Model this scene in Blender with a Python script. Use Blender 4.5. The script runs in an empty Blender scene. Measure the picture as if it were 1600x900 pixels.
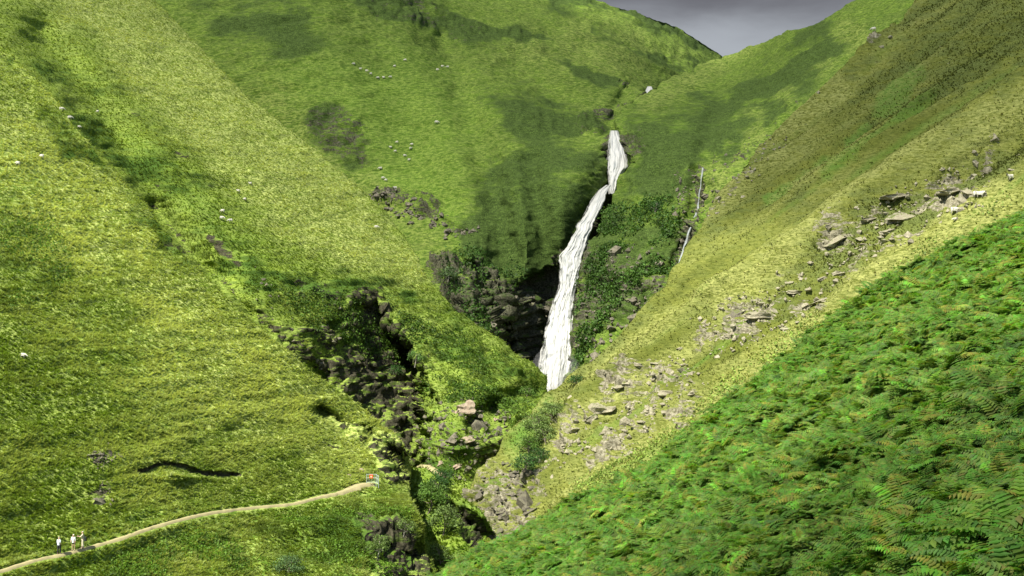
import bpy, math, random
import numpy as np
from mathutils import Vector, Matrix
random.seed(7)
rng = np.random.default_rng(11)
C = bpy.context.scene.collection
F = 1931.0            # focal length of the photograph in its own pixels
SUN = np.array([-0.40, -0.42, 0.81]); SUN /= np.linalg.norm(SUN)

# ------------------------------------------------------------------ helpers
def ss(a, b, x):
    t = np.clip((x - a) / (b - a), 0, 1)
    return t * t * (3 - 2 * t)

def _h(ix, iy, iz):
    n = (ix * 374761393 + iy * 668265263 + iz * 2147483647 + 1013904223) & 0xffffffff
    n = ((n ^ (n >> 13)) * 1274126177) & 0xffffffff
    n = ((n ^ (n >> 16)) * 2246822519) & 0xffffffff
    return ((n ^ (n >> 15)) & 0xffff).astype(np.float32) / 32767.5 - 1.0

def vnoise(p):
    q = np.floor(p).astype(np.int64)
    f = (p - q).astype(np.float32)
    f = f * f * f * (f * (f * 6 - 15) + 10)
    x, y, z = q[:, 0], q[:, 1], q[:, 2]
    r = 0
    for dx in (0, 1):
        wx = f[:, 0] if dx else 1 - f[:, 0]
        for dy in (0, 1):
            wy = f[:, 1] if dy else 1 - f[:, 1]
            for dz in (0, 1):
                wz = f[:, 2] if dz else 1 - f[:, 2]
                r = r + _h(x + dx, y + dy, z + dz) * wx * wy * wz
    return r

def fbm(p, s, oct=4, seed=0, an=(1, 1, 1), gain=.5):
    q = p * np.array(an) * s + seed * 17.31
    a, r, t = 1.0, 0, 0
    for i in range(oct):
        r = r + a * vnoise(q); t += a
        q = q * 2.03 + 5.7; a *= gain
    return r / t

def mesh_from(name, v, f, mat=None, smooth=True, attrs=None):
    v = np.asarray(v, dtype=np.float32); f = np.asarray(f, dtype=np.int32)
    me = bpy.data.meshes.new(name)
    k = f.shape[1]
    me.vertices.add(len(v)); me.vertices.foreach_set('co', v.ravel())
    me.loops.add(f.size); me.loops.foreach_set('vertex_index', f.ravel())
    me.polygons.add(len(f))
    me.polygons.foreach_set('loop_start', np.arange(0, f.size, k, dtype=np.int32))
    me.polygons.foreach_set('use_smooth', np.full(len(f), smooth))
    me.update(calc_edges=True)
    for an, arr in (attrs or {}).items():
        a = me.color_attributes.new(an, 'FLOAT_COLOR', 'POINT')
        a.data.foreach_set('color', np.asarray(arr, dtype=np.float32).ravel())
    if mat: me.materials.append(mat)
    return me

def link(name, me, parent=None, loc=None):
    o = bpy.data.objects.new(name, me); C.objects.link(o)
    if parent: o.parent = parent
    if loc is not None: o.location = loc
    return o

def tag(o, label, cat, group=None, kind=None):
    o['label'] = label; o['category'] = cat
    if group: o['group'] = group
    if kind: o['kind'] = kind
    return o

def px2w(px, py, Y):
    return np.array([(px - 800) / F * Y, Y, (450 - py) / F * Y])

# ------------------------------------------------------------------ node helpers
def new_mat(name):
    m = bpy.data.materials.new(name); m.use_nodes = True
    nt = m.node_tree; nt.nodes.clear()
    out = nt.nodes.new('ShaderNodeOutputMaterial')
    return m, nt, out
class N:
    def __init__(s, nt): s.nt = nt
    def n(s, t, **k):
        nd = s.nt.nodes.new(t)
        for a, b in k.items(): setattr(nd, a, b)
        return nd
    def put(s, sock, v):
        if v is None: return
        if hasattr(v, 'is_output') or isinstance(v, bpy.types.NodeSocket): s.nt.links.new(v, sock)
        else: sock.default_value = v
    def noise(s, vec, scale, detail=4, rough=.55, dist=0):
        nd = s.n('ShaderNodeTexNoise'); s.put(nd.inputs['Vector'], vec)
        nd.inputs['Scale'].default_value = scale; nd.inputs['Detail'].default_value = detail
        nd.inputs['Roughness'].default_value = rough; nd.inputs['Distortion'].default_value = dist
        return nd.outputs['Fac']
    def map(s, vec, scale=(1, 1, 1), rot=(0, 0, 0)):
        nd = s.n('ShaderNodeMapping'); s.put(nd.inputs['Vector'], vec)
        nd.inputs['Scale'].default_value = scale; nd.inputs['Rotation'].default_value = rot
        return nd.outputs['Vector']
    def rng(s, v, a, b, c=0., d=1.):
        nd = s.n('ShaderNodeMapRange'); s.put(nd.inputs[0], v)
        for i, x in enumerate((a, b, c, d)): nd.inputs[i + 1].default_value = x
        nd.interpolation_type = 'SMOOTHSTEP'
        return nd.outputs[0]
    def mix(s, fac, a, b, mode='MIX'):
        nd = s.n('ShaderNodeMix', data_type='RGBA', blend_type=mode)
        s.put(nd.inputs[0], fac)
        s.put(nd.inputs[6], (*a, 1) if isinstance(a, tuple) else a)
        s.put(nd.inputs[7], (*b, 1) if isinstance(b, tuple) else b)
        return nd.outputs[2]
    def m(s, op, a, b=None):
        nd = s.n('ShaderNodeMath', operation=op); s.put(nd.inputs[0], a); s.put(nd.inputs[1], b)
        return nd.outputs[0]

def simple_mat(name, col, rough=.8, var=.15, scale=3., metal=0.):
    m, nt, out = new_mat(name); g = N(nt)
    tc = g.n('ShaderNodeTexCoord').outputs['Object']
    nz = g.noise(tc, scale, 4)
    a = tuple(c * (1 - var) for c in col); b = tuple(min(1, c * (1 + var)) for c in col)
    bs = g.n('ShaderNodeBsdfPrincipled')
    g.put(bs.inputs['Base Color'], g.mix(nz, a, b)); bs.inputs['Roughness'].default_value = rough
    bs.inputs['Metallic'].default_value = metal
    nt.links.new(bs.outputs[0], out.inputs[0])
    return m

# ---------------- hillside material: colour zones come from vertex masks
# mask: R rock, G heather/moss dark, B straw (dry pale grass), A bright green
def hill_mat(name, grass_a, grass_b, straw, heather, bright, rock_a, rock_b, fine=1.0, bump=.6, spk=1.0):
    m, nt, out = new_mat(name); g = N(nt)
    pos = g.n('ShaderNodeNewGeometry').outputs['Position']
    at = g.n('ShaderNodeAttribute', attribute_name='mask')
    sep = g.n('ShaderNodeSeparateColor'); nt.links.new(at.outputs['Color'], sep.inputs[0])
    R, G, B, A = sep.outputs[0], sep.outputs[1], sep.outputs[2], at.outputs['Alpha']
    an = g.map(pos, (.45, .45, 1.5))
    big = g.noise(pos, .045, 5, .6)
    mid = g.noise(an, .55, 5, .65, .4)
    sm = g.noise(an, 2.6 * fine, 4, .65)
    tiny = g.noise(pos, 6.5 * fine, 3, .6)
    col = g.mix(g.rng(mid, .35, .65), grass_a, grass_b)
    col = g.mix(g.rng(big, .42, .62, 0, .5), col, tuple(.75 * x for x in grass_b))
    # bright patches
    col = g.mix(g.m('MULTIPLY', A, g.rng(mid, .3, .6, .5, 1)), col, bright)
    # straw tufts
    st = g.m('MULTIPLY', B, g.rng(g.m('ADD', g.m('MULTIPLY', sm, .65), g.m('MULTIPLY', mid, .35)), .38, .60))
    col = g.mix(st, col, straw)
    hm = g.rng(g.m('ADD', G, g.m('ADD', g.m('MULTIPLY', g.m('SUBTRACT', mid, .5), 1.5), g.m('MULTIPLY', g.m('SUBTRACT', sm, .5), 1.1))), .22, .85)
    hc = g.mix(g.rng(tiny, .35, .65), heather, tuple(1.7 * x for x in heather))
    col = g.mix(hm, col, hc)
    # fine light/dark mottling of blades
    col = g.mix(1.0, col, g.mix(g.rng(tiny, .3, .7), tuple(1 - spk * x for x in (.34, .31, .36)), tuple(1 + spk * x for x in (.26, .25, .22))), 'MULTIPLY')
    col = g.mix(1.0, col, g.mix(g.rng(sm, .32, .68), tuple(1 - spk * x for x in (.34, .30, .38)), tuple(1 + spk * x for x in (.25, .22, .2))), 'MULTIPLY')
    spots = g.rng(g.noise(g.map(pos, (.5, .5, 1.9), (0, 0, .4)), 1.15 * fine, 3, .6), .64, .70, 0, .6)
    col = g.mix(spots, col, tuple(.45 * x for x in grass_b))
    # rock
    rv = g.n('ShaderNodeTexVoronoi'); g.put(rv.inputs['Vector'], g.map(pos, (1, 1, .6), (.3, .5, .2))); rv.inputs['Scale'].default_value = .9
    rn = g.noise(pos, 2.2, 6, .7)
    rc = g.mix(g.rng(rn, .35, .68), rock_a, rock_b)
    rc = g.mix(g.rng(rv.outputs['Distance'], .0, .5, .55, 0), rc, tuple(.35 * x for x in rock_a))
    rc = g.mix(g.rng(mid, .52, .66, 0, .8), rc, tuple(.8 * x for x in grass_b))
    sN = g.n('ShaderNodeSeparateXYZ'); g.put(sN.inputs[0], g.n('ShaderNodeNewGeometry').outputs['Normal'])
    R = g.m('SUBTRACT', R, g.rng(sN.outputs[2], .62, .88, 0, .45))
    rm = g.rng(g.m('ADD', R, g.m('MULTIPLY', g.m('SUBTRACT', g.noise(an, .75, 5, .75), .5), 3.0)), .50, .66)
    col = g.mix(rm, col, rc)
    h = g.m('ADD', g.m('MULTIPLY', sm, .5), g.m('ADD', g.m('MULTIPLY', tiny, .22), g.m('MULTIPLY', rn, .25)))
    bp = g.n('ShaderNodeBump'); bp.inputs['Strength'].default_value = bump; bp.inputs['Distance'].default_value = .7
    g.put(bp.inputs['Height'], h)
    bs = g.n('ShaderNodeBsdfPrincipled'); g.put(bs.inputs['Base Color'], col)
    bs.inputs['Roughness'].default_value = .9; bs.inputs['Specular IOR Level'].default_value = .15
    nt.links.new(bp.outputs[0], bs.inputs['Normal']); nt.links.new(bs.outputs[0], out.inputs[0])
    return m

def leaf_mat(name, transl=.3, attr='tint', gain=1.0, rough=.6):
    m, nt, out = new_mat(name); g = N(nt)
    at = g.n('ShaderNodeAttribute', attribute_name=attr)
    pos = g.n('ShaderNodeNewGeometry').outputs['Position']
    nz = g.noise(pos, 1.5, 3)
    oi = g.n('ShaderNodeObjectInfo').outputs['Random']
    col = g.mix(1., at.outputs['Color'], g.mix(g.rng(nz, .3, .7), (.75 * gain,) * 3, (1.25 * gain,) * 3), 'MULTIPLY')
    d = g.n('ShaderNodeBsdfPrincipled'); g.put(d.inputs['Base Color'], col); d.inputs['Roughness'].default_value = rough
    d.inputs['Specular IOR Level'].default_value = .25
    t = g.n('ShaderNodeBsdfTranslucent'); g.put(t.inputs['Color'], g.mix(1., col, (1.3, 1.25, .6), 'MULTIPLY'))
    mx = g.n('ShaderNodeMixShader'); mx.inputs[0].default_value = transl
    nt.links.new(d.outputs[0], mx.inputs[1]); nt.links.new(t.outputs[0], mx.inputs[2]); nt.links.new(mx.outputs[0], out.inputs[0])
    return m

# ------------------------------------------------------------------ layer machinery
class TPS:      # thin-plate interpolation of inverse distance: exact for planes
    def __init__(s, pts, reg=0.0):
        p = np.array(pts, float); s.c = p[:, :2] / 1000.; w = 1.0 / p[:, 2]
        n = len(p); K = s.U(np.linalg.norm(s.c[:, None] - s.c[None], axis=2)) + np.eye(n) * reg
        P = np.hstack([np.ones((n, 1)), s.c])
        L = np.zeros((n + 3, n + 3)); L[:n, :n] = K; L[:n, n:] = P; L[n:, :n] = P.T
        s.w = np.linalg.solve(L, np.concatenate([w, [0, 0, 0]]))
    def U(s, r): return np.where(r > 1e-9, r * r * np.log(np.maximum(r, 1e-9)), 0)
    def __call__(s, px, py):
        q = np.stack([px, py], 1) / 1000.
        r = np.linalg.norm(q[:, None] - s.c[None], axis=2)
        v = s.U(r) @ s.w[:-3] + s.w[-3] + q @ s.w[-2:]
        return 1.0 / np.clip(v, 1 / 2500., 1 / 8.)

def resample(pts, n, key=None):
    p = np.array(pts, float)
    d = np.concatenate([[0], np.cumsum(np.linalg.norm(np.diff(p[:, :2], axis=0), axis=1))]) if key is None else key
    # smooth cubic (Catmull-Rom)
    t = np.linspace(0, d[-1], n)
    i = np.clip(np.searchsorted(d, t, side='right') - 1, 0, len(p) - 2)
    u = ((t - d[i]) / (d[i + 1] - d[i]))[:, None]
    P = lambda k: p[np.clip(k, 0, len(p) - 1)]
    def tang(k):
        a, b = np.clip(k - 1, 0, len(p) - 1), np.clip(k + 1, 0, len(p) - 1)
        return (p[b] - p[a]) / (d[b] - d[a])[:, None]
    h = (d[i + 1] - d[i])[:, None]
    m0, m1 = tang(i) * h, tang(i + 1) * h
    # limit overshoot
    return ((2*u**3-3*u**2+1)*P(i) + (u**3-2*u**2+u)*m0*.8 + (-2*u**3+3*u**2)*P(i+1) + (u**3-u**2)*m1*.8), d

def seg_dist(px, py, poly, closed=False):
    p = np.array(poly, float); q = np.stack([px, py], 1); best = np.full(len(q), 1e9)
    m = len(p) if closed else len(p) - 1
    for i in range(m):
        a, b = p[i], p[(i + 1) % len(p)]; ab = b - a
        t = np.clip(((q - a) @ ab) / (ab @ ab), 0, 1)
        best = np.minimum(best, np.linalg.norm(q - (a + t[:, None] * ab), axis=1))
    return best
def inside(px, py, poly):
    p = np.array(poly, float); r = np.zeros(len(px), bool); j = len(p) - 1
    for i in range(len(p)):
        c = ((p[i, 1] > py) != (p[j, 1] > py)) & (px < (p[j, 0] - p[i, 0]) * (py - p[i, 1]) / (p[j, 1] - p[i, 1] + 1e-9) + p[i, 0])
        r ^= c; j = i
    return r
JM = [None]
def jmod(px, py, a=12): return fbm(np.stack([px, py, 0 * px], 1), 1 / 26., 4, 44) * a
def pmask(px, py, poly, w=10, jit=None):      # soft polygon, 1 inside
    jx = 0 if jit is None else jit
    d = seg_dist(px, py, poly, True); s = np.where(inside(px, py, poly), d, -d) + jx
    return ss(-w, w, s)
def stroke(px, py, poly, w, jit=None):
    d = seg_dist(px, py, poly) + (0 if jit is None else jit)
    return 1 - ss(w * .4, w * 1.3, d)
def ramp_in(px, py, poly, w):
    d = seg_dist(px, py, poly, True)
    return np.where(inside(px, py, poly), np.clip(d / w, 0, 1), 0)

LAY = {}
def crag(W, s, amp, seed):
    q = W * np.array([1, 1, .27]) + (fbm(W, s * .6, 2, seed + 7) * .35 / s)[:, None]
    r_ = (.22 - np.abs(fbm(q, s, 5, seed, (1, 1, 1), .58))) * amp * 1.3
    z = W[:, 2] / 3.2 + fbm(W, s * .5, 3, seed + 1) * 2.0; l_ = z - np.floor(z)
    z2 = W[:, 2] / 1.1 + fbm(W, s * 1.5, 2, seed + 2) * 2.0; l2 = z2 - np.floor(z2)
    return r_ + (1 - l_) * ss(0, .12, l_) * amp * .16 + (1 - l2) * amp * .05
def layer(key, name, label, cat, top, bot, ctrl, res, mat, disp, masks, depthmod=None, back=True, backslope=.75, rows_pow=1.0):
    """loft a hillside between a crest line and a foot line; crest folds over to a real back slope"""
    L = np.linalg.norm(np.diff(np.array(top)[:, :2], axis=0), axis=1)
    nt_ = int(L.sum() / res)
    T, d = resample(top, nt_); Bt, _ = resample(bot, nt_, key=d)
    nr = int(np.max(np.linalg.norm(T - Bt, axis=1)) / res)
    v = np.linspace(0, 1, nr)[:, None, None] ** rows_pow
    P = T[None] * (1 - v) + Bt[None] * v
    px, py = P[..., 0].ravel(), P[..., 1].ravel()
    Y = TPS(ctrl)(px, py)
    if depthmod is not None: Y = Y + depthmod(px, py, Y)
    W = np.stack([(px - 800) / F * Y, Y, (450 - py) / F * Y], 1).reshape(nr, nt_, 3)
    nb = 0
    if back:
        offs = np.array([90, 45, 22, 10, 4, 1.5, .5]); nb = len(offs)
        ridge = W[0]; dirh = ridge.copy(); dirh[:, 2] = 0; dirh /= np.linalg.norm(dirh, axis=1)[:, None]
        rows = []
        for o in offs:
            q = ridge + dirh * o; q[:, 2] = ridge[:, 2] + ridge[:, 2] / ridge[:, 1] * o * 0.0 - backslope * o * (o / (o + 3.0)) + np.minimum(ridge[:, 2] / ridge[:, 1], 0) * o
            rows.append(q)
        W = np.concatenate([np.array(rows), W], 0)
        px = np.concatenate([np.tile(T[:, 0], nb), px]); py = np.concatenate([np.tile(T[:, 1], nb), py])
    # foot skirt running on down into the valley
    foot = W[-1]; sk = []
    for o in (8, 30, 80):
        q = foot.copy(); q[:, 2] -= o; q[:, 1] -= o * .15; sk.append(q)
    W = np.concatenate([W, np.array(sk)], 0)
    px = np.concatenate([px, np.tile(Bt[:, 0], 3)]); py = np.concatenate([py, np.tile(Bt[:, 1], 3)])
    R_, K_ = W.shape[:2]
    def normals(W):
        du = np.gradient(W, axis=1); dv = np.gradient(W, axis=0)
        n = np.cross(dv, du); n /= np.linalg.norm(n, axis=2, keepdims=True) + 1e-9
        return n
    n = normals(W)
    flip = n[R_ // 2, K_ // 2, 2] < 0
    if flip: n = -n
    n = n.reshape(-1, 3); W2 = W.reshape(-1, 3)
    vfrac = np.repeat(np.concatenate([np.zeros(nb), np.linspace(0, 1, nr), np.ones(3)]), K_)
    pj = np.stack([px, py * 1.0, np.zeros_like(px)], 1)
    jit = fbm(pj, 1 / 45., 4, 3) * 26
    mk = masks(px, py, jit, W2)                     # N x 4
    if key in 'ED': mk[:, 1] *= 1.4
    if key in 'EDFG':
        sc_ = 1 / 26. if key in 'ED' else 1 / 13.
        b1 = fbm(W2, sc_, 5, 93, (.7, .7, 1.5), .62)
        mk[:, 1] = mk[:, 1] * (.35 + 1.05 * ss(-.32, .28, b1)) + .22 * ss(.12, .4, b1)
        b2 = fbm(W2, sc_ * 2., 4, 94, (.8, .8, 1.1), .6)
        mk[:, 0] = mk[:, 0] * (np.where(mk[:, 0] > .88, .8, .45) + .75 * ss(-.25, .3, b2))
    W2 = W2 + n * disp(W2, px, py, mk, n)[:, None]
    W = W2.reshape(R_, K_, 3); n = normals(W); n = -n if flip else n
    idx = np.arange(R_ * K_).reshape(R_, K_)
    f = np.stack([idx[:-1, :-1], idx[1:, :-1], idx[1:, 1:], idx[:-1, 1:]], -1).reshape(-1, 4)
    if flip: f = f[:, ::-1]
    me = mesh_from(name, W2, f, mat, True, {'mask': np.clip(mk, 0, 1)})
    o = link(name, me)
    tag(o, label, cat, kind='structure')
    W2p = np.stack([800 + F * W2[:, 0] / W2[:, 1], 450 - F * W2[:, 2] / W2[:, 1]], 1)
    a = np.arange(nb * K_, (nb + nr) * K_)
    nn = n.reshape(-1, 3)
    LAY[key] = dict(o=o, p=W2[a], n=nn[a], s=W2p[a], mk=mk[a], vf=vfrac[a])
    return LAY[key]

def surf(key, px, py):
    L = LAY[key]; d = (L['s'][:, 0] - px) ** 2 + (L['s'][:, 1] - py) ** 2
    c = np.argsort(d)[:8]; i = c[np.argmin(L['p'][c, 1])]
    return L['p'][i], L['n'][i]

M4 = lambda r, g, b, a: np.stack([r, g, b, a], 1)

# ------------------------------------------------------------------ materials for ground
ROCK_A, ROCK_B = (.05, .045, .038), (.22, .20, .17)
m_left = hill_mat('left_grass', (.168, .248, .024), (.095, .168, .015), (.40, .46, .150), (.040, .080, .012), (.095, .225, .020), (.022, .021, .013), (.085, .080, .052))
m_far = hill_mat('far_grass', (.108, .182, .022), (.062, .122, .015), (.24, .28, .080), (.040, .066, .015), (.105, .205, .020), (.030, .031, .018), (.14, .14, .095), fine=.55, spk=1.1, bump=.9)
m_right = hill_mat('right_grass', (.150, .170, .032), (.098, .124, .022), (.265, .285, .095), (.078, .098, .028), (.090, .190, .028), (.11, .10, .065), (.38, .36, .27), fine=1.1, bump=.6, spk=.6)
m_soil = hill_mat('bracken_soil', (.045, .06, .012), (.03, .045, .01), (.09, .08, .03), (.02, .03, .008), (.04, .08, .01), (.05, .04, .03), (.1, .08, .06))

# ------------------------------------------------------------------ E : far left hill behind everything
def E_masks(px, py, j, W):
    z = np.zeros_like(px)
    rock = np.maximum.reduce([
        1.0 * pmask(px, py, [(672, 415), (740, 400), (775, 440), (860, 450), (875, 400), (905, 350), (930, 310), (945, 290), (948, 200), (1010, 200), (1010, 330), (900, 620), (760, 640), (690, 480)], 14, j * .8) ,
        .5 * pmask(px, py, [(480, 195), (530, 160), (570, 200), (575, 250), (545, 262), (500, 235)], 12, j * .6),
        .75 * stroke(px, py, [(560, 300), (620, 310), (680, 345), (720, 360)], 9, j * .5),
        .6 * stroke(px, py, [(655, 305), (690, 325)], 6, j * .3),
        .5 * pmask(px, py, [(510, -20), (600, -20), (720, 20), (830, 55), (850, 80), (740, 70), (640, 45), (560, 20)], 14, j * .7),
        .8 * stroke(px, py, [(975, 130), (1000, 160), (960, 190), (915, 190)], 14, j * .5)])
    heath = np.maximum.reduce([
        .75 * pmask(px, py, [(510, -20), (600, -20), (720, 20), (830, 55), (850, 80), (740, 70), (640, 45), (560, 20)], 14, j * .7), .3 * pmask(px, py, [(480, 195), (530, 160), (570, 200), (575, 250), (545, 262), (500, 235)], 12, j * .9),
        .62 * pmask(px, py, [(740, 130), (900, 170), (950, 200), (945, 300), (880, 400), (850, 480), (760, 500), (700, 400), (740, 300), (800, 220)], 40, j * 1.5),
        .6 * pmask(px, py, [(250, -50), (470, -50), (500, 60), (400, 120), (330, 70)], 30, j),
        .6 * pmask(px, py, [(880, -60), (1130, 60), (1110, 80), (1040, 60), (960, 25), (860, 15)], 10, j * .3),
        .7 * stroke(px, py, [(840, 150), (900, 175), (945, 205)], 10, j * .4),
        .55 * stroke(px, py, [(930, 45), (1000, 80), (1080, 100)], 8, j * .6),
        .5 * stroke(px, py, [(840, 60), (900, 110), (960, 130)], 8, j * .5)])
    straw = .38 + .25 * pmask(px, py, [(760, 70), (960, 30), (1090, 90), (980, 120), (850, 110)], 30, j) + .3 * pmask(px, py, [(400, 110), (520, 220), (640, 330), (700, 400), (560, 330), (400, 200)], 20, j)
    bright = .5 * pmask(px, py, [(430, 120), (640, 90), (760, 180), (700, 330), (560, 280)], 50, j) + .55 * pmask(px, py, [(600, 270), (720, 380), (760, 410), (700, 300)], 20, j)
    return M4(rock, heath, straw + z, bright)
def E_disp(W, px, py, mk, n):
    d = fbm(W, 1 / 60., 4, 1) * 3.0 * ss(0, 60, np.abs(py - 40) + 20)
    d += fbm(W, 1 / 7., 4, 2, (.6, .6, 1.6)) * 1.5
    d += fbm(W, .5, 2, 4, (.5, .5, 1.6)) * .6
    d += mk[:, 0] * crag(W, 1 / 17., 12, 5)
    d -= mk[:, 1] * np.abs(fbm(W, 1 / 5., 3, 6)) * 1.2
    near = np.exp(-((px - 890) / 60) ** 2) * ss(290, 330, py)
    return d * (1 - .6 * near)
def E_mod(px, py, Y):
    d = 0
    # gullies and ribs on the face beside the fall
    for pts, w, a in (([(690, 60), (760, 250), (790, 400), (800, 540)], 26, 9), ([(735, 400), (745, 470), (770, 560)], 20, -10), ([(830, 250), (850, 380), (835, 560)], 20, 8),
                      ([(560, 0), (620, 160), (680, 330), (720, 400)], 40, 6), ([(790, 430), (800, 500), (815, 580)], 12, -9), ([(980, 135), (955, 190)], 12, 8)):
        d = d + a * np.exp(-(seg_dist(px, py, pts) / w) ** 2)
    d = d + 14 * ramp_in(px, py, [(800, 60), (945, 150), (945, 205), (830, 170), (760, 110)], 45)
    d = d + 9 * pmask(px, py, [(790, 470), (830, 440), (860, 425), (960, 425), (960, 620), (800, 640)], 16, jmod(px, py, 14))
    d = d + 12 * np.exp(-(seg_dist(px, py, [(735, 425), (775, 520), (810, 580)]) / 16) ** 2)
    return d
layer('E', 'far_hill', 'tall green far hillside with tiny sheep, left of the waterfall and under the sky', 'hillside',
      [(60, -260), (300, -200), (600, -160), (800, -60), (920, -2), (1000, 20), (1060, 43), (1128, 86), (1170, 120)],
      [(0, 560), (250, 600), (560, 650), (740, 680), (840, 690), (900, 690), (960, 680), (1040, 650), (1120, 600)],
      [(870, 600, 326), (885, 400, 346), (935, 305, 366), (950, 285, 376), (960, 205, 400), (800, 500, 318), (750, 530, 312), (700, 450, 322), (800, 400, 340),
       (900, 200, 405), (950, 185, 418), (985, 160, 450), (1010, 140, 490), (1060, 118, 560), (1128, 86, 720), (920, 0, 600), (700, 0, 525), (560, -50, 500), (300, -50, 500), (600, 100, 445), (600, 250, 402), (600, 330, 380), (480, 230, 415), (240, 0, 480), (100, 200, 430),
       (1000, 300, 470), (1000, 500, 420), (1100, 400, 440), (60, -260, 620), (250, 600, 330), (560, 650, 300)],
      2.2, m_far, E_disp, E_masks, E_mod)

# ------------------------------------------------------------------ D : far right face with the thin stream
def D_masks(px, py, j, W):
    rock = np.maximum.reduce([
        .8 * pmask(px, py, [(965, 195), (1005, 200), (1010, 240), (985, 258), (965, 240)], 8, j * .4),
        .55 * pmask(px, py, [(900, 350), (925, 380), (1000, 420), (1060, 400), (1010, 500), (880, 620)], 20, j * 1.2),
        .85 * pmask(px, py, [(895, 470), (925, 480), (940, 540), (890, 620), (880, 560)], 8, j * .5),
        .8 * stroke(px, py, [(935, 315), (918, 360), (905, 420), (900, 480)], 9, j * .3),
        .75 * pmask(px, py, [(1060, 310), (1085, 305), (1100, 340), (1085, 370), (1062, 355)], 6, j * .4),
        .66 * stroke(px, py, [(1062, 275), (1090, 270), (1080, 330), (1060, 400)], 10, j * .7), 1.0 * stroke(px, py, [(1098, 262), (1094, 300), (1088, 335), (1078, 360), (1060, 415)], 8, j * .2),
        .55 * stroke(px, py, [(1140, 270), (1190, 215), (1260, 160)], 14, j * .8),
        .5 * stroke(px, py, [(1120, 250), (1125, 320), (1090, 380)], 14, j * .8)])
    heath = np.maximum.reduce([
        .75 * pmask(px, py, [(905, 420), (945, 320), (1000, 260), (1095, 280), (1080, 400), (1000, 480), (900, 600)], 14, j * 1.2),
        .75 * pmask(px, py, [(960, 170), (1030, 160), (1110, 140), (1180, 150), (1100, 250), (1060, 300), (960, 330), (940, 300), (990, 255)], 20, j * 1.6),
        .55 * pmask(px, py, [(1140, 130), (1300, 30), (1330, 80), (1200, 190), (1130, 260)], 20, j * 1.3),
        .6 * pmask(px, py, [(915, 330), (1000, 330), (1060, 300), (1080, 420), (990, 520), (890, 560)], 20, j * 1.4)])
    straw = .3 + .4 * pmask(px, py, [(1000, 150), (1120, 85), (1200, 60), (1180, 90), (1060, 150), (1000, 175)], 12, j * .5) + .35 * stroke(px, py, [(1330, 60), (1230, 140), (1150, 230), (1110, 310)], 22, j)
    bright = .7 * pmask(px, py, [(1060, 200), (1120, 185), (1110, 220), (1060, 240)], 16, j) + .5 * stroke(px, py, [(1110, 340), (1100, 380)], 14, j * .4) + .45 * pmask(px, py, [(940, 420), (985, 400), (1000, 480), (940, 500)], 20, j)
    return M4(rock, heath, straw, bright)
def D_disp(W, px, py, mk, n):
    d = fbm(W, 1 / 40., 4, 11) * 2.2 + fbm(W, 1 / 6., 4, 12, (.6, .6, 1.5)) * 1.4 + fbm(W, .5, 2, 14, (.5, .5, 1.6)) * .55
    d += mk[:, 0] * crag(W, 1 / 9., 7, 15)
    d -= mk[:, 1] * np.abs(fbm(W, 1 / 4., 3, 16)) * .9
    return d * ss(-2, 30, np.abs(px - 900) + np.where(py > 120, 20, 0))
def D_mod(px, py, Y):
    d = 9 * np.exp(-(seg_dist(px, py, [(1130, 130), (1105, 220), (1094, 262), (1085, 330), (1060, 415)]) / 17) ** 2)
    d = d + 8 * np.exp(-(seg_dist(px, py, [(1330, 60), (1240, 130), (1180, 190), (1140, 250)]) / 20) ** 2) * .7
    d = d - 6 * np.exp(-(seg_dist(px, py, [(985, 262), (1010, 330), (1000, 430)]) / 30) ** 2)
    return d
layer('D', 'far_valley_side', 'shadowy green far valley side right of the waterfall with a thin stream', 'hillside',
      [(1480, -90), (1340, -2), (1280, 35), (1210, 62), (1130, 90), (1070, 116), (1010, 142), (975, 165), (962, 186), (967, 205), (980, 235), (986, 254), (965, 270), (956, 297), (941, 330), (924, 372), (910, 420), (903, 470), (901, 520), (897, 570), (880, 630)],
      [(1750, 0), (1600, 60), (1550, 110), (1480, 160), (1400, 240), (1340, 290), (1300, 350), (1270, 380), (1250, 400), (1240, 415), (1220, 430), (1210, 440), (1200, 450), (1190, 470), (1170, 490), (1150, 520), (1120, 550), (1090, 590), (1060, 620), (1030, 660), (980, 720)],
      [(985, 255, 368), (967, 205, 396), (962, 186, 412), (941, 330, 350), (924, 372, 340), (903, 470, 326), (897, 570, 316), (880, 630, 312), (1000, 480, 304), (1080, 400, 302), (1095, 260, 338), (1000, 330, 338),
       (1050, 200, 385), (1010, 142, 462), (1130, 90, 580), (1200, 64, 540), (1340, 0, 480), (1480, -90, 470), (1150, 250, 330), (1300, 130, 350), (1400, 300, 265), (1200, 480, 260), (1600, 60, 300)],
      2.2, m_far, D_disp, D_masks, D_mod)

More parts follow.
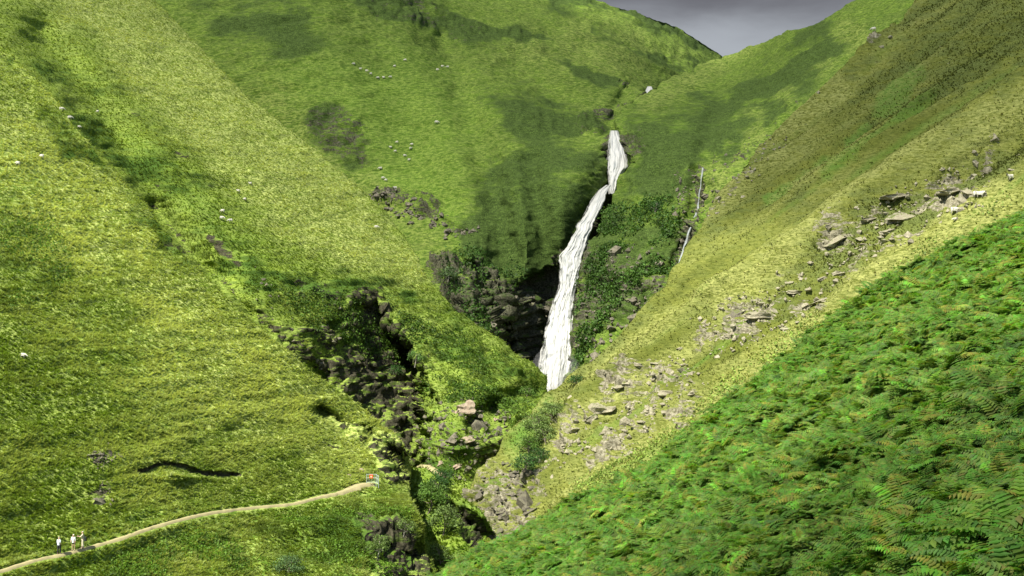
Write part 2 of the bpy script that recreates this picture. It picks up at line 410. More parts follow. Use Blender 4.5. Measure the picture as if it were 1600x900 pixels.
# ------------------------------------------------------------------ F : left middle spur
def plane_ctrl(n, c, pts):
    r = []
    for (px, py) in pts:
        k = n[0] * (px - 800) / F + n[1] + n[2] * (450 - py) / F
        r.append((px, py, c / k))
    return r
CL = [(430, 470), (470, 455), (520, 450), (560, 470), (600, 465), (640, 520), (660, 560), (668, 620), (655, 700), (640, 760), (600, 740), (560, 640), (500, 580)]
def F_masks(px, py, j, W):
    rock = np.maximum.reduce([
        1.0 * pmask(px, py, [(470, 560), (545, 545), (600, 540), (650, 590), (668, 640), (655, 700), (660, 780), (600, 780), (560, 640)], 12, j * .7),
        .8 * pmask(px, py, [(400, 500), (520, 500), (550, 465), (595, 458), (640, 530), (660, 590), (560, 600), (480, 590)], 12, j * .8),
        .75 * pmask(px, py, [(545, 470), (590, 455), (605, 490), (600, 550), (560, 520)], 9, j * .6),
        .55 * stroke(px, py, [(400, 495), (440, 530), (500, 585), (560, 640)], 17, j * .9),
        .5 * stroke(px, py, [(240, 335), (275, 375), (310, 410), (350, 445), (400, 500)], 10, j * .6),
        .7 * stroke(px, py, [(330, 375), (350, 395), (375, 415)], 9, j * .5),
        .62 * stroke(px, py, [(470, 452), (510, 455), (525, 470)], 13, j * .7),
        .72 * pmask(px, py, [(660, 640), (735, 640), (800, 640), (800, 720), (720, 790), (640, 760)], 12, j * 1.5) * .8,
        .55 * pmask(px, py, [(610, 480), (680, 500), (700, 600), (650, 640)], 16, j),
        .8 * stroke(px, py, [(715, 630), (745, 650), (770, 690)], 12, j * .6),
        .8 * stroke(px, py, [(245, 290), (265, 298)], 5, j * .2), .8 * stroke(px, py, [(318, 288), (330, 291)], 4, j * .2), .8 * stroke(px, py, [(200, 177), (214, 182)], 4, j * .2), .8 * stroke(px, py, [(275, 243), (290, 246)], 4, j * .2),
        .5 * stroke(px, py, [(282, 65), (300, 90), (322, 110)], 4, j * .2)])
    heath = np.maximum.reduce([
        .5 * pmask(px, py, [(655, 600), (850, 600), (850, 650), (780, 760), (650, 760)], 14, j), .5 * pmask(px, py, [(80, 60), (190, 150), (330, 300), (420, 400), (560, 440), (640, 480), (700, 520), (640, 600), (420, 500), (250, 350), (60, 120)], 30, j * 1.6),
        .52 * pmask(px, py, [(680, 480), (760, 530), (830, 590), (780, 620), (690, 600), (640, 560)], 16, j * 1.2),
        .4 * pmask(px, py, [(390, 340), (470, 360), (480, 420), (400, 430), (350, 370)], 20, j)])
    straw = .35 + .6 * pmask(px, py, [(100, -100), (240, -10), (480, 215), (600, 330), (680, 440), (600, 430), (480, 400), (330, 260), (180, 110), (40, -40)], 26, j * 1.3)
    bright = .12 * pmask(px, py, [(660, 640), (720, 590), (780, 620), (850, 600), (850, 640), (740, 720), (650, 720)], 14, j) + .35 * pmask(px, py, [(150, 180), (300, 330), (420, 450), (420, 400), (250, 230)], 18, j)
    return M4(rock, heath, straw, bright)
def F_disp(W, px, py, mk, n):
    d = fbm(W, 1 / 45., 3, 21) * 1.6 + fbm(W, 1 / 5., 4, 22, (.35, .35, 1.7)) * (.65 + mk[:, 1] * 1.4) + mk[:, 1] * fbm(W, 1 / 2.4, 3, 28, (.22, .22, 2.2)) * 1.1 + fbm(W, 1 / 1.8, 3, 27, (.4, .4, 2.2)) * .28 + fbm(W, 1 / 3., 2, 29, (.12, .12, 2.6)) * .55 * (.35 + mk[:, 1]) + fbm(W, .7, 2, 24, (.5, .5, 1.5)) * .22
    d += mk[:, 0] * crag(W, 1 / 12., 4.5, 25) * ss(.35, .8, mk[:, 0]) * (.12 + .88 * ss(390, 470, py))
    lump = pmask(px, py, [(640, 480), (720, 500), (850, 590), (850, 640), (780, 760), (640, 760)], 20)
    d += lump * (fbm(W, 1 / 4., 3, 26, (.8, .8, 1.5)) * 1.6)
    return d
def F_mod(px, py, Y):
    jm = jmod(px, py, 24)
    d = 33 * ss(440, 600, py + (px - 560) * .2) * np.clip((px - 455 + (py - 560) * .15 + jm * .6) / 205, 0, 1) * pmask(px, py, [(400, 500), (460, 520), (520, 500), (550, 470), (590, 462), (612, 500), (640, 545), (655, 580), (668, 620), (664, 660), (654, 705), (652, 740), (640, 800), (500, 800)], 8, jm)
    d = d + 4 * ramp_in(px, py, [(540, 470), (590, 455), (610, 500), (605, 560), (560, 530)], 25)
    d = d + 6 * np.exp(-(seg_dist(px, py, [(235, 325), (290, 395), (400, 500), (500, 590)]) / 16) ** 2)
    d = d + 9 * np.exp(-(seg_dist(px, py, [(60, 60), (160, 190), (240, 320), (340, 430)]) / 30) ** 2)
    d = d + 7 * np.exp(-(seg_dist(px, py, [(850, 607), (790, 620), (740, 660)]) / 14) ** 2)
    d = d - 9 * np.exp(-(((px - 715) / 35) ** 2 + ((py - 672) / 30) ** 2)) + 8 * np.exp(-(seg_dist(px, py, [(770, 640), (790, 690), (760, 740)]) / 16) ** 2)
    d = d + 4 * np.exp(-(seg_dist(px, py, [(735, 655), (760, 668)]) / 9) ** 2)
    return d
nF = (.45, -.35, .82)
fctrl = plane_ctrl(nF, -117, [(-200, -300), (240, 0), (480, 222), (663, 425), (560, 400), (350, 345), (200, 200), (0, 60), (400, 560), (620, 560), (850, 590)])
fctrl += [(700, 620, 250), (800, 610, 262), (840, 640, 258), (700, 700, 226), (780, 760, 215), (640, 790, 215), (500, 750, 215), (250, 700, 205), (-500, 300, 240)]
layer('F', 'middle_spur', 'sunlit yellow-green grassy spur in the middle of the left side with a dark cliff at its foot', 'hillside',
      [(-300, -420), (60, -170), (240, -5), (330, 92), (400, 158), (480, 222), (545, 283), (592, 325), (633, 377), (663, 425), (700, 475), (747, 510), (787, 537), (820, 562), (848, 589), (852, 602), (842, 640)],
      [(-600, 300), (-200, 420), (50, 540), (150, 620), (220, 680), (300, 720), (360, 750), (410, 770), (460, 790), (500, 800), (560, 815), (620, 820), (680, 820), (720, 820), (770, 820), (800, 820), (820, 820)],
      fctrl, 2.0, m_left, F_disp, F_masks, F_mod)

# ------------------------------------------------------------------ BC : right hillside with outcrops
nB = (-.55, -.35, .76)
def B_masks(px, py, j, W):
    z = np.zeros_like(px)
    rock = np.maximum.reduce([
        .62 * stroke(px, py, [(1290, 375), (1340, 345), (1400, 320), (1450, 315), (1500, 295)], 26, j * 1.2),
        .62 * stroke(px, py, [(1515, 305), (1520, 260), (1550, 210)], 12, j * .7),
        .52 * stroke(px, py, [(1230, 440), (1300, 430), (1380, 380)], 24, j * 1.2),
        .6 * stroke(px, py, [(1100, 520), (1190, 490), (1290, 465)], 24, j * 1.2),
        .66 * stroke(px, py, [(880, 680), (930, 640), (1000, 600), (1060, 590)], 26, j * 1.3),
        .62 * stroke(px, py, [(940, 700), (1000, 660), (1080, 610)], 26, j * 1.2),
        .45 * stroke(px, py, [(1180, 240), (1140, 300), (1110, 340)], 18, j),
        .62 * stroke(px, py, [(1365, 75), (1400, 42)], 3, j * .1),
        .5 * stroke(px, py, [(1255, 130), (1275, 100)], 4, j * .2),
        .9 * pmask(px, py, [(770, 722), (800, 735), (840, 735), (835, 800), (760, 880), (710, 800)], 10, j * .9),
        .62 * stroke(px, py, [(880, 690), (850, 740), (815, 800)], 9, j * .6)])
    heath = np.maximum.reduce([
        .60 * pmask(px, py, [(1380, 40), (1440, -60), (1900, -100), (1900, 60), (1480, 150), (1360, 220), (1330, 160), (1320, 110)], 30, j * 1.6), .48 * pmask(px, py, [(1100, 330), (1180, 300), (1300, 270), (1260, 330), (1180, 370), (1085, 425)], 16, j),
        .62 * pmask(px, py, [(1400, -80), (1900, -80), (1900, 80), (1560, 60), (1440, 40)], 40, j),
        .45 * pmask(px, py, [(1700, 60), (1480, 200), (1250, 340), (1130, 430), (1240, 400), (1500, 230)], 20, j * 1.4),
        .58 * pmask(px, py, [(1700, 120), (1500, 260), (1330, 330), (1260, 380), (1300, 450), (1500, 330), (1700, 220)], 24, j * 1.4),
        .42 * pmask(px, py, [(1080, 490), (1250, 400), (1280, 480), (1100, 540)], 24, j * 1.6),
        .5 * pmask(px, py, [(870, 600), (1000, 498), (1050, 450), (1010, 510), (880, 630), (830, 680)], 10, j * .5)])
    straw = np.clip(.42 + .5 * stroke(px, py, [(900, 600), (1050, 500), (1200, 430), (1400, 290), (1600, 160)], 26, j)
                    + .55 * stroke(px, py, [(880, 780), (1000, 700), (1180, 560), (1300, 465), (1420, 385), (1560, 300)], 26, j)
                    + .6 * stroke(px, py, [(1300, 130), (1260, 160), (1195, 225), (1150, 280), (1115, 330)], 26, j)
                    + .35 * pmask(px, py, [(850, 700), (1060, 560), (1080, 660), (900, 790)], 30, j), 0, 1)
    bright = np.clip(.9 * stroke(px, py, [(1200, 300), (1290, 240), (1340, 190), (1420, 110)], 13, j) * 1 + .7 * stroke(px, py, [(1300, 290), (1400, 200), (1480, 140)], 9, j * .5)
                     + .9 * pmask(px, py, [(790, 690), (860, 620), (885, 640), (840, 720), (800, 740)], 14, j * .6), 0, 1)
    a = px2w(1600, 60, 222) - px2w(1060, 420, 222); a /= np.linalg.norm(a); b = np.cross(np.array(nB), a)
    q = np.stack([W @ a / 45., W @ b / 5.5, W @ np.array(nB) / 30.], 1); sk = fbm(q, 1., 4, 77); q2 = fbm(W, 1 / 9., 3, 78)
    heath = heath * .85 + sk * .45 + q2 * .2; straw = np.clip(straw * .85 - sk * .9 + q2 * .35, 0, 1); bright = np.clip(bright + .5 * ss(.15, .4, fbm(q + 9, 1., 3, 79)), 0, 1)
    rock = rock * (.62 + .75 * ss(-.3, .35, fbm(W, 1 / 6., 3, 80)))
    return M4(rock, heath, straw, bright)
def B_disp(W, px, py, mk, n):
    d = fbm(W, 1 / 40., 3, 31) * 1.8 + fbm(W, 1 / 4.5, 4, 32, (.5, .5, 1.5)) * .6 + fbm(W, .8, 2, 34, (.6, .6, 1.4)) * .2
    d += mk[:, 0] * crag(W, 1 / 5., 4.2, 35)
    d += mk[:, 1] * (fbm(W, 1 / 2.4, 3, 36)) * .7
    a = px2w(1600, 60, 222) - px2w(1060, 420, 222); a /= np.linalg.norm(a); b = np.cross(np.array(nB), a)
    d += fbm(np.stack([W @ a / 55., W @ b / 9., W @ np.array(nB) / 40.], 1), 1., 3, 38) * 4.2 * ss(4, 40, np.abs(px - 850) + np.abs(py - 640) * .3)
    return d
def B_mod(px, py, Y):
    d = 6 * ss(1050, 1250, px) * np.exp(-(seg_dist(px, py, [(1060, 440), (1190, 372), (1300, 290), (1400, 212), (1480, 140), (1600, 50)]) / 34) ** 2)
    d = d + 4 * np.exp(-(seg_dist(px, py, [(1280, 400), (1420, 300), (1600, 190)]) / 18) ** 2) * 0
    d = d - 4 * np.exp(-(seg_dist(px, py, [(1100, 440), (1250, 370), (1450, 250), (1600, 150)]) / 30) ** 2)
    d = d + 5 * np.exp(-(seg_dist(px, py, [(885, 640), (850, 700), (830, 760)]) / 18) ** 2)
    return d
bctrl = plane_ctrl(nB, -91, [(1500, -60), (1300, 130), (1110, 320), (1060, 420), (900, 575), (862, 606), (1040, 450), (1300, 350), (1600, 150), (1900, 100), (1600, 320), (1250, 540), (1000, 650)])
bctrl += [(830, 650, 208), (770, 720, 200), (720, 800, 190), (850, 780, 176), (760, 870, 178), (1250, 720, 150), (1000, 850, 150)]
layer('B', 'right_hillside', 'rough right hillside of straw-coloured grass and heather with pale outcrops', 'hillside',
      [(1560, -140), (1430, 0), (1385, 50), (1300, 128), (1195, 212), (1150, 262), (1115, 318), (1096, 365), (1060, 420), (1003, 495), (950, 540), (900, 575), (862, 606), (830, 648), (795, 690), (770, 722), (730, 768), (712, 800), (720, 850)],
      [(2200, -140), (2100, 60), (2000, 150), (1900, 230), (1800, 320), (1720, 380), (1650, 450), (1600, 500), (1500, 560), (1400, 620), (1320, 660), (1250, 700), (1180, 760), (1120, 800), (1060, 830), (1000, 850), (920, 880), (860, 900), (820, 950)],
      bctrl, 2.0, m_right, B_disp, B_masks, B_mod)

# ------------------------------------------------------------------ I : small nose in the gorge
def I_masks(px, py, j, W):
    rock = np.maximum(.95 * pmask(px, py, [(708, 790), (745, 806), (772, 835), (745, 855), (715, 830), (700, 800)], 7, j * .4),
                      .8 * pmask(px, py, [(675, 748), (708, 775), (705, 800), (680, 780)], 6, j * .3))
    z = np.zeros_like(px)
    return M4(rock, z + .35, z + .3, z + .25)
def I_disp(W, px, py, mk, n):
    return fbm(W, 1 / 3.5, 4, 42) * .7 + mk[:, 0] * crag(W, 1 / 4., 3.5, 45)
def I_mod(px, py, Y):
    return 14 * ramp_in(px, py, [(690, 765), (720, 790), (752, 806), (800, 840), (800, 880), (745, 858), (705, 820)], 26)
layer('I', 'gorge_nose', 'small grassy nose with a dark right face low in the gorge', 'hillside',
      [(560, 700), (620, 735), (652, 729), (677, 739), (708, 770), (750, 799), (768, 828), (780, 870), (790, 930)],
      [(540, 960), (580, 980), (600, 990), (620, 1000), (650, 1000), (680, 1000), (700, 1000), (730, 1000), (760, 1000)],
      [(560, 700, 205), (652, 729, 192), (677, 739, 188), (750, 799, 176), (768, 828, 173), (790, 930, 165), (620, 900, 168), (700, 900, 160), (600, 990, 160)],
      2.0, m_left, I_disp, I_masks, I_mod, backslope=1.0)

# ------------------------------------------------------------------ G : near left hillside with the path
nG = (.47, -.33, .82)
PATH = [(-60, 905), (0, 893), (50, 877), (92, 868), (120, 861), (150, 853), (190, 841), (230, 827), (290, 810), (340, 800), (400, 793), (455, 788), (500, 777), (535, 769), (556, 760), (572, 756), (586, 757)]
def G_masks(px, py, j, W):
    rock = np.maximum.reduce([
        .95 * pmask(px, py, [(575, 665), (605, 668), (634, 700), (640, 760), (610, 757), (590, 735), (570, 700)], 8, j * .5),
        .72 * stroke(px, py, [(488, 633), (510, 650), (540, 672), (580, 690)], 10, j * .7),
        .66 * stroke(px, py, [(500, 690), (530, 698), (560, 712)], 7, j * .5),
        .95 * pmask(px, py, [(560, 815), (620, 812), (652, 820), (670, 880), (680, 960), (600, 960), (575, 860)], 9, j * .8),
        .66 * stroke(px, py, [(530, 805), (555, 822), (570, 850)], 10, j * .6),
        .58 * pmask(px, py, [(340, 810), (400, 815), (420, 870), (360, 880)], 10, j),
        .6 * stroke(px, py, [(500, 860), (540, 890), (590, 900)], 10, j * .7),
        .9 * stroke(px, py, [(217, 733), (240, 730), (255, 723), (285, 728), (320, 738), (345, 739), (375, 741)], 3.4, j * .06),
        .62 * pmask(px, py, [(140, 712), (170, 700), (185, 708), (160, 725)], 5, j * .3),
        .62 * pmask(px, py, [(140, 760), (172, 748), (175, 760), (165, 785), (150, 780)], 5, j * .3),
        .6 * stroke(px, py, [(180, 248), (205, 270)], 4, j * .2), .62 * stroke(px, py, [(210, 330), (245, 362), (270, 385)], 5, j * .4)])
    heath = np.maximum.reduce([
        .3 * pmask(px, py, [(-50, 250), (80, 330), (110, 420), (60, 460), (-50, 460)], 20, j * 1.6),
        .5 * stroke(px, py, [(30, 120), (120, 220), (200, 300), (290, 410)], 26, j * 1.6),
        .5 * pmask(px, py, [(300, 810), (450, 800), (560, 800), (640, 800), (640, 900), (500, 960), (200, 960)], 20, j * 1.7),
        .12 * pmask(px, py, [(-100, 640), (120, 640), (200, 790), (0, 870), (-100, 880)], 40, j * 2)])
    straw = np.clip(.62 + .5 * pmask(px, py, [(200, 400), (330, 450), (560, 630), (620, 690), (560, 730), (420, 690), (250, 600)], 40, j * 1.6)
                    + .3 * pmask(px, py, [(-50, 130), (160, 260), (280, 420), (120, 430), (-50, 230)], 30, j) - .12 * pmask(px, py, [(-100, 500), (150, 520), (200, 960), (-100, 960)], 60, j * 2), 0, 1)
    bright = np.clip(.45 * pmask(px, py, [(-50, 220), (60, 240), (160, 330), (60, 330), (-50, 280)], 20, j) + .55 * pmask(px, py, [(180, 800), (640, 760), (640, 900), (300, 960), (0, 960), (0, 900)], 20, j)
                     + .4 * pmask(px, py, [(120, 480), (330, 520), (300, 640), (100, 600)], 50, j * 2), 0, 1)
    pth = seg_dist(px, py, PATH)
    k = ss(5, 9, pth)
    return M4(rock * k, heath * k, straw, bright)
def G_disp(W, px, py, mk, n):
    d = fbm(W, 1 / 40., 3, 51) * 1.3 + fbm(W, 1 / 4., 4, 52, (.35, .35, 1.7)) * (.42 + .7 * mk[:, 1]) + fbm(W, 1 / 1.5, 3, 57, (.4, .4, 2.2)) * .24 + fbm(W, 1 / 2.6, 2, 59, (.12, .12, 2.6)) * .30 + fbm(W, .9, 3, 54, (.55, .55, 1.5)) * .22
    d += mk[:, 0] * crag(W, 1 / 7., 2.6, 55) * ss(.35, .8, mk[:, 0]) * ss(430, 500, px)
    low = pmask(px, py, [(200, 830), (640, 790), (700, 960), (100, 960)], 20)
    d += low * fbm(W, 1 / 3., 3, 56) * .7
    return d * (.15 + .85 * ss(3, 16, seg_dist(px, py, PATH)))
def G_mod(px, py, Y):
    crest = [(495, 640), (530, 660), (560, 690), (580, 712), (590, 738), (592, 760)]
    d = 13 * ss(0, 62, seg_dist(px, py, crest)) * pmask(px, py, [(495, 640), (540, 655), (590, 682), (620, 700), (634, 700), (680, 700), (680, 765), (592, 760), (590, 738), (580, 712), (560, 690), (530, 660)], 8, jmod(px, py, 16))
    d = d + 13 * ss(0, 80, seg_dist(px, py, [(575, 960), (563, 890), (548, 840), (556, 815), (600, 808), (640, 806)])) * pmask(px, py, [(575, 960), (563, 890), (548, 840), (556, 815), (600, 808), (640, 806), (690, 800), (720, 960)], 8, jmod(px, py, 20))
    scar = [(217, 731), (240, 727), (255, 720), (285, 725), (320, 735), (345, 737), (375, 740), (375, 744), (330, 744), (300, 738), (270, 733), (240, 736), (220, 736)]
    d = d + 1.0 * pmask(px, py, scar, 2.4)
    d = d - 2.0 * np.exp(-(((px - 280) / 26) ** 2 + ((py - 744) / 7) ** 2))
    d = d + 5 * np.exp(-(seg_dist(px, py, [(500, 640), (540, 670)]) / 9) ** 2)
    # path bench: slightly cut in
    d = d + 0.5 * np.exp(-(seg_dist(px, py, [(a, b - 4) for a, b in PATH]) / 4) ** 2)
    return d
gctrl = plane_ctrl(nG, -85, [(-300, -150), (0, 70), (150, 235), (290, 402), (480, 572), (632, 700), (0, 450), (-300, 700), (200, 700), (400, 800), (90, 870), (590, 760)])
gctrl += [(0, 1000, 112), (300, 1000, 118), (600, 1000, 124), (660, 880, 142), (-500, 1000, 100), (500, 900, 134)]
layer('G', 'left_hillside', 'broad bright yellow-green grassy hillside on the left, crossed by the footpath', 'hillside',
      [(-420, -250), (-150, -60), (0, 70), (80, 145), (150, 235), (215, 303), (245, 345), (290, 402), (345, 455), (400, 506), (480, 572), (560, 633), (610, 675), (632, 700), (639, 730), (632, 757), (640, 788), (650, 813), (659, 850), (672, 893), (695, 960)],
      [(-900, 1010), (-400, 1010), (-200, 1010), (-100, 1010), (-20, 1010), (40, 1010), (80, 1010), (130, 1010), (190, 1010), (250, 1010), (320, 1010), (390, 1010), (440, 1010), (470, 1010), (500, 1010), (530, 1010), (560, 1010), (580, 1010), (600, 1010), (630, 1010), (670, 1010)],
      gctrl, 1.8, m_left, G_disp, G_masks, G_mod)

# ------------------------------------------------------------------ A : bracken slope in front
nA = (-.56, -.035, .83)
def A_masks(px, py, j, W):
    z = np.zeros_like(px)
    return M4(z, z + .3, z + .3, z + .2)
def A_disp(W, px, py, mk, n):
    return fbm(W, 1 / 9., 3, 61) * .4 * ss(8, 40, W[:, 1]) + fbm(W, 1 / 1.5, 3, 62) * .08
apts = [(600, 960), (700, 905), (780, 862), (850, 822), (920, 787), (1010, 742), (1090, 672), (1205, 592), (1300, 515), (1400, 453), (1500, 392), (1600, 340), (1750, 262), (1950, 170)]
_ap, _ = resample(apts, 46)
_ap[:, 1] += fbm(np.stack([_ap[:, 0] / 40., _ap[:, 0] * 0, _ap[:, 0] * 0], 1), 1., 4, 99) * 13
apts = [tuple(a_) for a_ in _ap]
_ab, _ = resample([(800, 1350), (1200, 1330), (1550, 1250), (1850, 1150), (2100, 1050), (2600, 800)], 46)
abot = [tuple(a_) for a_ in _ab]
actrl = [(600, 960, 54), (700, 905, 52), (850, 822, 55), (1010, 742, 55), (1205, 592, 54), (1400, 453, 56), (1600, 340, 58), (1950, 170, 62),
         (1000, 900, 27), (1200, 900, 17), (1400, 900, 13), (1600, 900, 10.5), (1900, 1000, 8.8), (1600, 620, 20), (1300, 700, 27), (1450, 560, 31), (1100, 760, 36), (1600, 480, 31), (1300, 1150, 11), (1000, 1200, 15), (1900, 600, 17)]
layer('A', 'bracken_bank', 'steep earth bank under the bracken in the right foreground', 'bank',
      apts, abot,
      actrl, 5.0, m_soil, A_disp, A_masks, None, backslope=1.1)

# ground sheet to the horizon, below the valley
v = []; f = []
n_ = 60; rad = np.concatenate([[0], np.geomspace(60, 9000, 30)])
ang = np.linspace(0, 2 * math.pi, n_, endpoint=False)
gx = np.array([[r * math.cos(a), r * math.sin(a), -95.] for r in rad for a in ang])
gx[:, 2] += fbm(gx, 1 / 300., 3, 70) * 5
idx = np.arange(len(rad) * n_).reshape(len(rad), n_)
ff = np.stack([idx[:-1], idx[1:], np.roll(idx, -1, 1)[1:], np.roll(idx, -1, 1)[:-1]], -1).reshape(-1, 4)
gmask = np.tile([0, .3, .4, .3], (len(gx), 1))
tag(link('ground', mesh_from('ground', gx, ff[:, ::-1] if False else ff, m_far, True, {'mask': gmask})), 'green valley ground far below the hillsides', 'ground', kind='structure')

# ------------------------------------------------------------------ footpath
m_path = simple_mat('path_dust', (.36, .32, .17), .95, .25, 1.5)
def ribbon_on(name, key, pts, halfw, mat, lift, n=260, label='', cat='path', wfun=None):
    R_, _ = resample(pts, n)
    P = np.array([surf(key, a, b)[0] for a, b in R_])
    for _ in range(6): P[1:-1] = (P[:-2] + 2 * P[1:-1] + P[2:]) / 4
    t = np.gradient(P, axis=0); t[:, 2] = 0; t /= np.linalg.norm(t, axis=1)[:, None]
    side = np.stack([t[:, 1], -t[:, 0], 0 * t[:, 0]], 1)
    w = np.full(n, halfw) if wfun is None else wfun(np.linspace(0, 1, n)) * halfw
    w = w * (1 + .5 * fbm(P, 1., 2, 5))
    cols = []
    for k in (-1.6, -1, -.4, .4, 1, 1.6):
        z = lift if abs(k) < 1.3 else lift - .45
        q = P + side * (k * w)[:, None]; q[:, 2] += z + .05 * fbm(q, 2., 2, 9)
        cols.append(q)
    V = np.stack(cols, 1); id_ = np.arange(n * 6).reshape(n, 6)
    fc = np.stack([id_[:-1, :-1], id_[:-1, 1:], id_[1:, 1:], id_[1:, :-1]], -1).reshape(-1, 4)
    o = link(name, mesh_from(name, V.reshape(-1, 3), fc, mat))
    return tag(o, label, cat, kind='structure'), P
path, PP = ribbon_on('path', 'G', PATH, .17, m_path, .22, label='narrow pale dirt footpath climbing across the left hillside to the barrier', wfun=lambda t: 1 + 1.8 * ss(.86, .95, t) * (1 - ss(.97, 1, t) * .6))
ribbon_on('gorge_path', 'F', [(655, 731), (668, 728), (680, 733), (692, 742)], .6, m_path, .3, 30, 'short scrap of dirt path at the edge of the gorge')

# ------------------------------------------------------------------ grass tufts
m_tuft = leaf_mat('grass_blades', .42)
def tufts(name, key, count, poly, hgt, wid, cols, label, weight=None, blades=6, seed=1, lean=.8):
    L = LAY[key]; r = np.random.default_rng(seed)
    s = L['s']; ok = inside(s[:, 0], s[:, 1], poly) & (s[:, 0] > -60) & (s[:, 0] < 1660) & (s[:, 1] > -60) & (s[:, 1] < 960)
    if key == 'G': ok &= seg_dist(s[:, 0], s[:, 1], PATH) > 5
    w = ok * (L['p'][:, 1] ** 1.0) * np.clip(1.1 - L['mk'][:, 0] * 1.35, 0, 1)
    if weight is not None: w = w * weight(s[:, 0], s[:, 1], L)
    w = w / w.sum()
    i = r.choice(len(s), count, p=w)
    p = L['p'][i] + r.normal(0, .18, (count, 3)) * [1, 1, 0]; nrm = L['n'][i]
    clump = fbm(p, 1 / 3., 3, 81, (.5, .5, 1.3)); pat = fbm(p, 1 / 14., 3, 82)
    h = hgt * r.uniform(.5, 1.25, count) * (1 + .7 * clump)
    st = np.clip(L['mk'][i, 2] * .9 + clump * .7 + pat * .5 - .2 + r.normal(0, .10, count), 0, 1)
    c = np.array(cols[0]) * (1 - st[:, None]) + np.array(cols[1]) * st[:, None]
    hf = ss(.3, .75, L['mk'][i, 1] + clump * .55)[:, None] * .8; c = c * (1 - hf) + np.array(cols[2]) * hf
    c = c * r.uniform(.8, 1.22, (count, 1))
    down = nrm * [1, 1, 0]; down /= np.linalg.norm(down, axis=1)[:, None] + 1e-6
    V = np.zeros((count, blades, 3, 3)); a0 = r.uniform(0, 6.28, count)
    for b in range(blades):
        a = a0 + b * 6.283 / blades + r.normal(0, .3, count)
        dv = np.stack([np.cos(a), np.sin(a), 0 * a], 1); sd = np.stack([-np.sin(a), np.cos(a), 0 * a], 1)
        ln = r.uniform(.12, .55, count)[:, None]
        base = p + dv * (wid * .6); w2 = (wid * r.uniform(.5, 1, count))[:, None]
        V[:, b, 0] = base - sd * w2 - nrm * .1; V[:, b, 1] = base + sd * w2 - nrm * .1
        V[:, b, 2] = base + np.array([0, 0, 1.]) * h[:, None] * .8 + (dv * ln + down * lean) * h[:, None]
    V = V.reshape(-1, 3); fc = np.arange(len(V)).reshape(-1, 3)
    cc = np.repeat(np.concatenate([c, np.ones((count, 1))], 1), blades * 3, 0)
    shade = np.tile([.88, .88, 1.12], count * blades)[:, None]; cc[:, :3] *= shade
    o = link(name, mesh_from(name, V, fc, m_tuft, False, {'tint': cc}))
    return tag(o, label, 'grass', kind='stuff')
ALL = [(-100, -100), (1700, -100), (1700, 1000), (-100, 1000)]
GC = [(.130, .210, .020), (.43, .50, .165), (.060, .112, .013)]
tufts('grass', 'G', 110000, ALL, .25, .09, GC, 'tussocky yellow-green grass covering the near left hillside', seed=2)
tufts('grass', 'F', 90000, ALL, .27, .12, GC, 'tussocky sunlit grass covering the middle spur', seed=3)
tufts('grass', 'I', 6000, ALL, .4, .1, [(.10, .20, .01), (.35, .40, .08), (.05, .10, .006)], 'green grass on the small nose in the gorge', seed=4)
BCc = [(.150, .170, .032), (.265, .285, .095), (.095, .11, .032)]
tufts('heather', 'B', 22000, ALL, .17, .10, [(.135, .165, .040), (.20, .21, .07), (.110, .130, .036)], 'low heather and rushes on the right hillside', seed=5, weight=lambda x, y, L: ss(.25, .75, L['mk'][:, 1]) + .12)
tufts('grass', 'B', 11000, ALL, .17, .06, BCc, 'dry straw-coloured grass on the right hillside', seed=15, weight=lambda x, y, L: 1.02 - ss(.2, .5, L['mk'][:, 1]))
FC = [(.080, .165, .024), (.20, .27, .085), (.040, .080, .020)]
0 and tufts('grass', 'E', 26000, ALL, .38, .2, FC, 'short green grass on the far left hill', seed=6)
0 and tufts('grass', 'D', 26000, ALL, .38, .18, FC, 'rough dark green grass on the far valley side', seed=7)

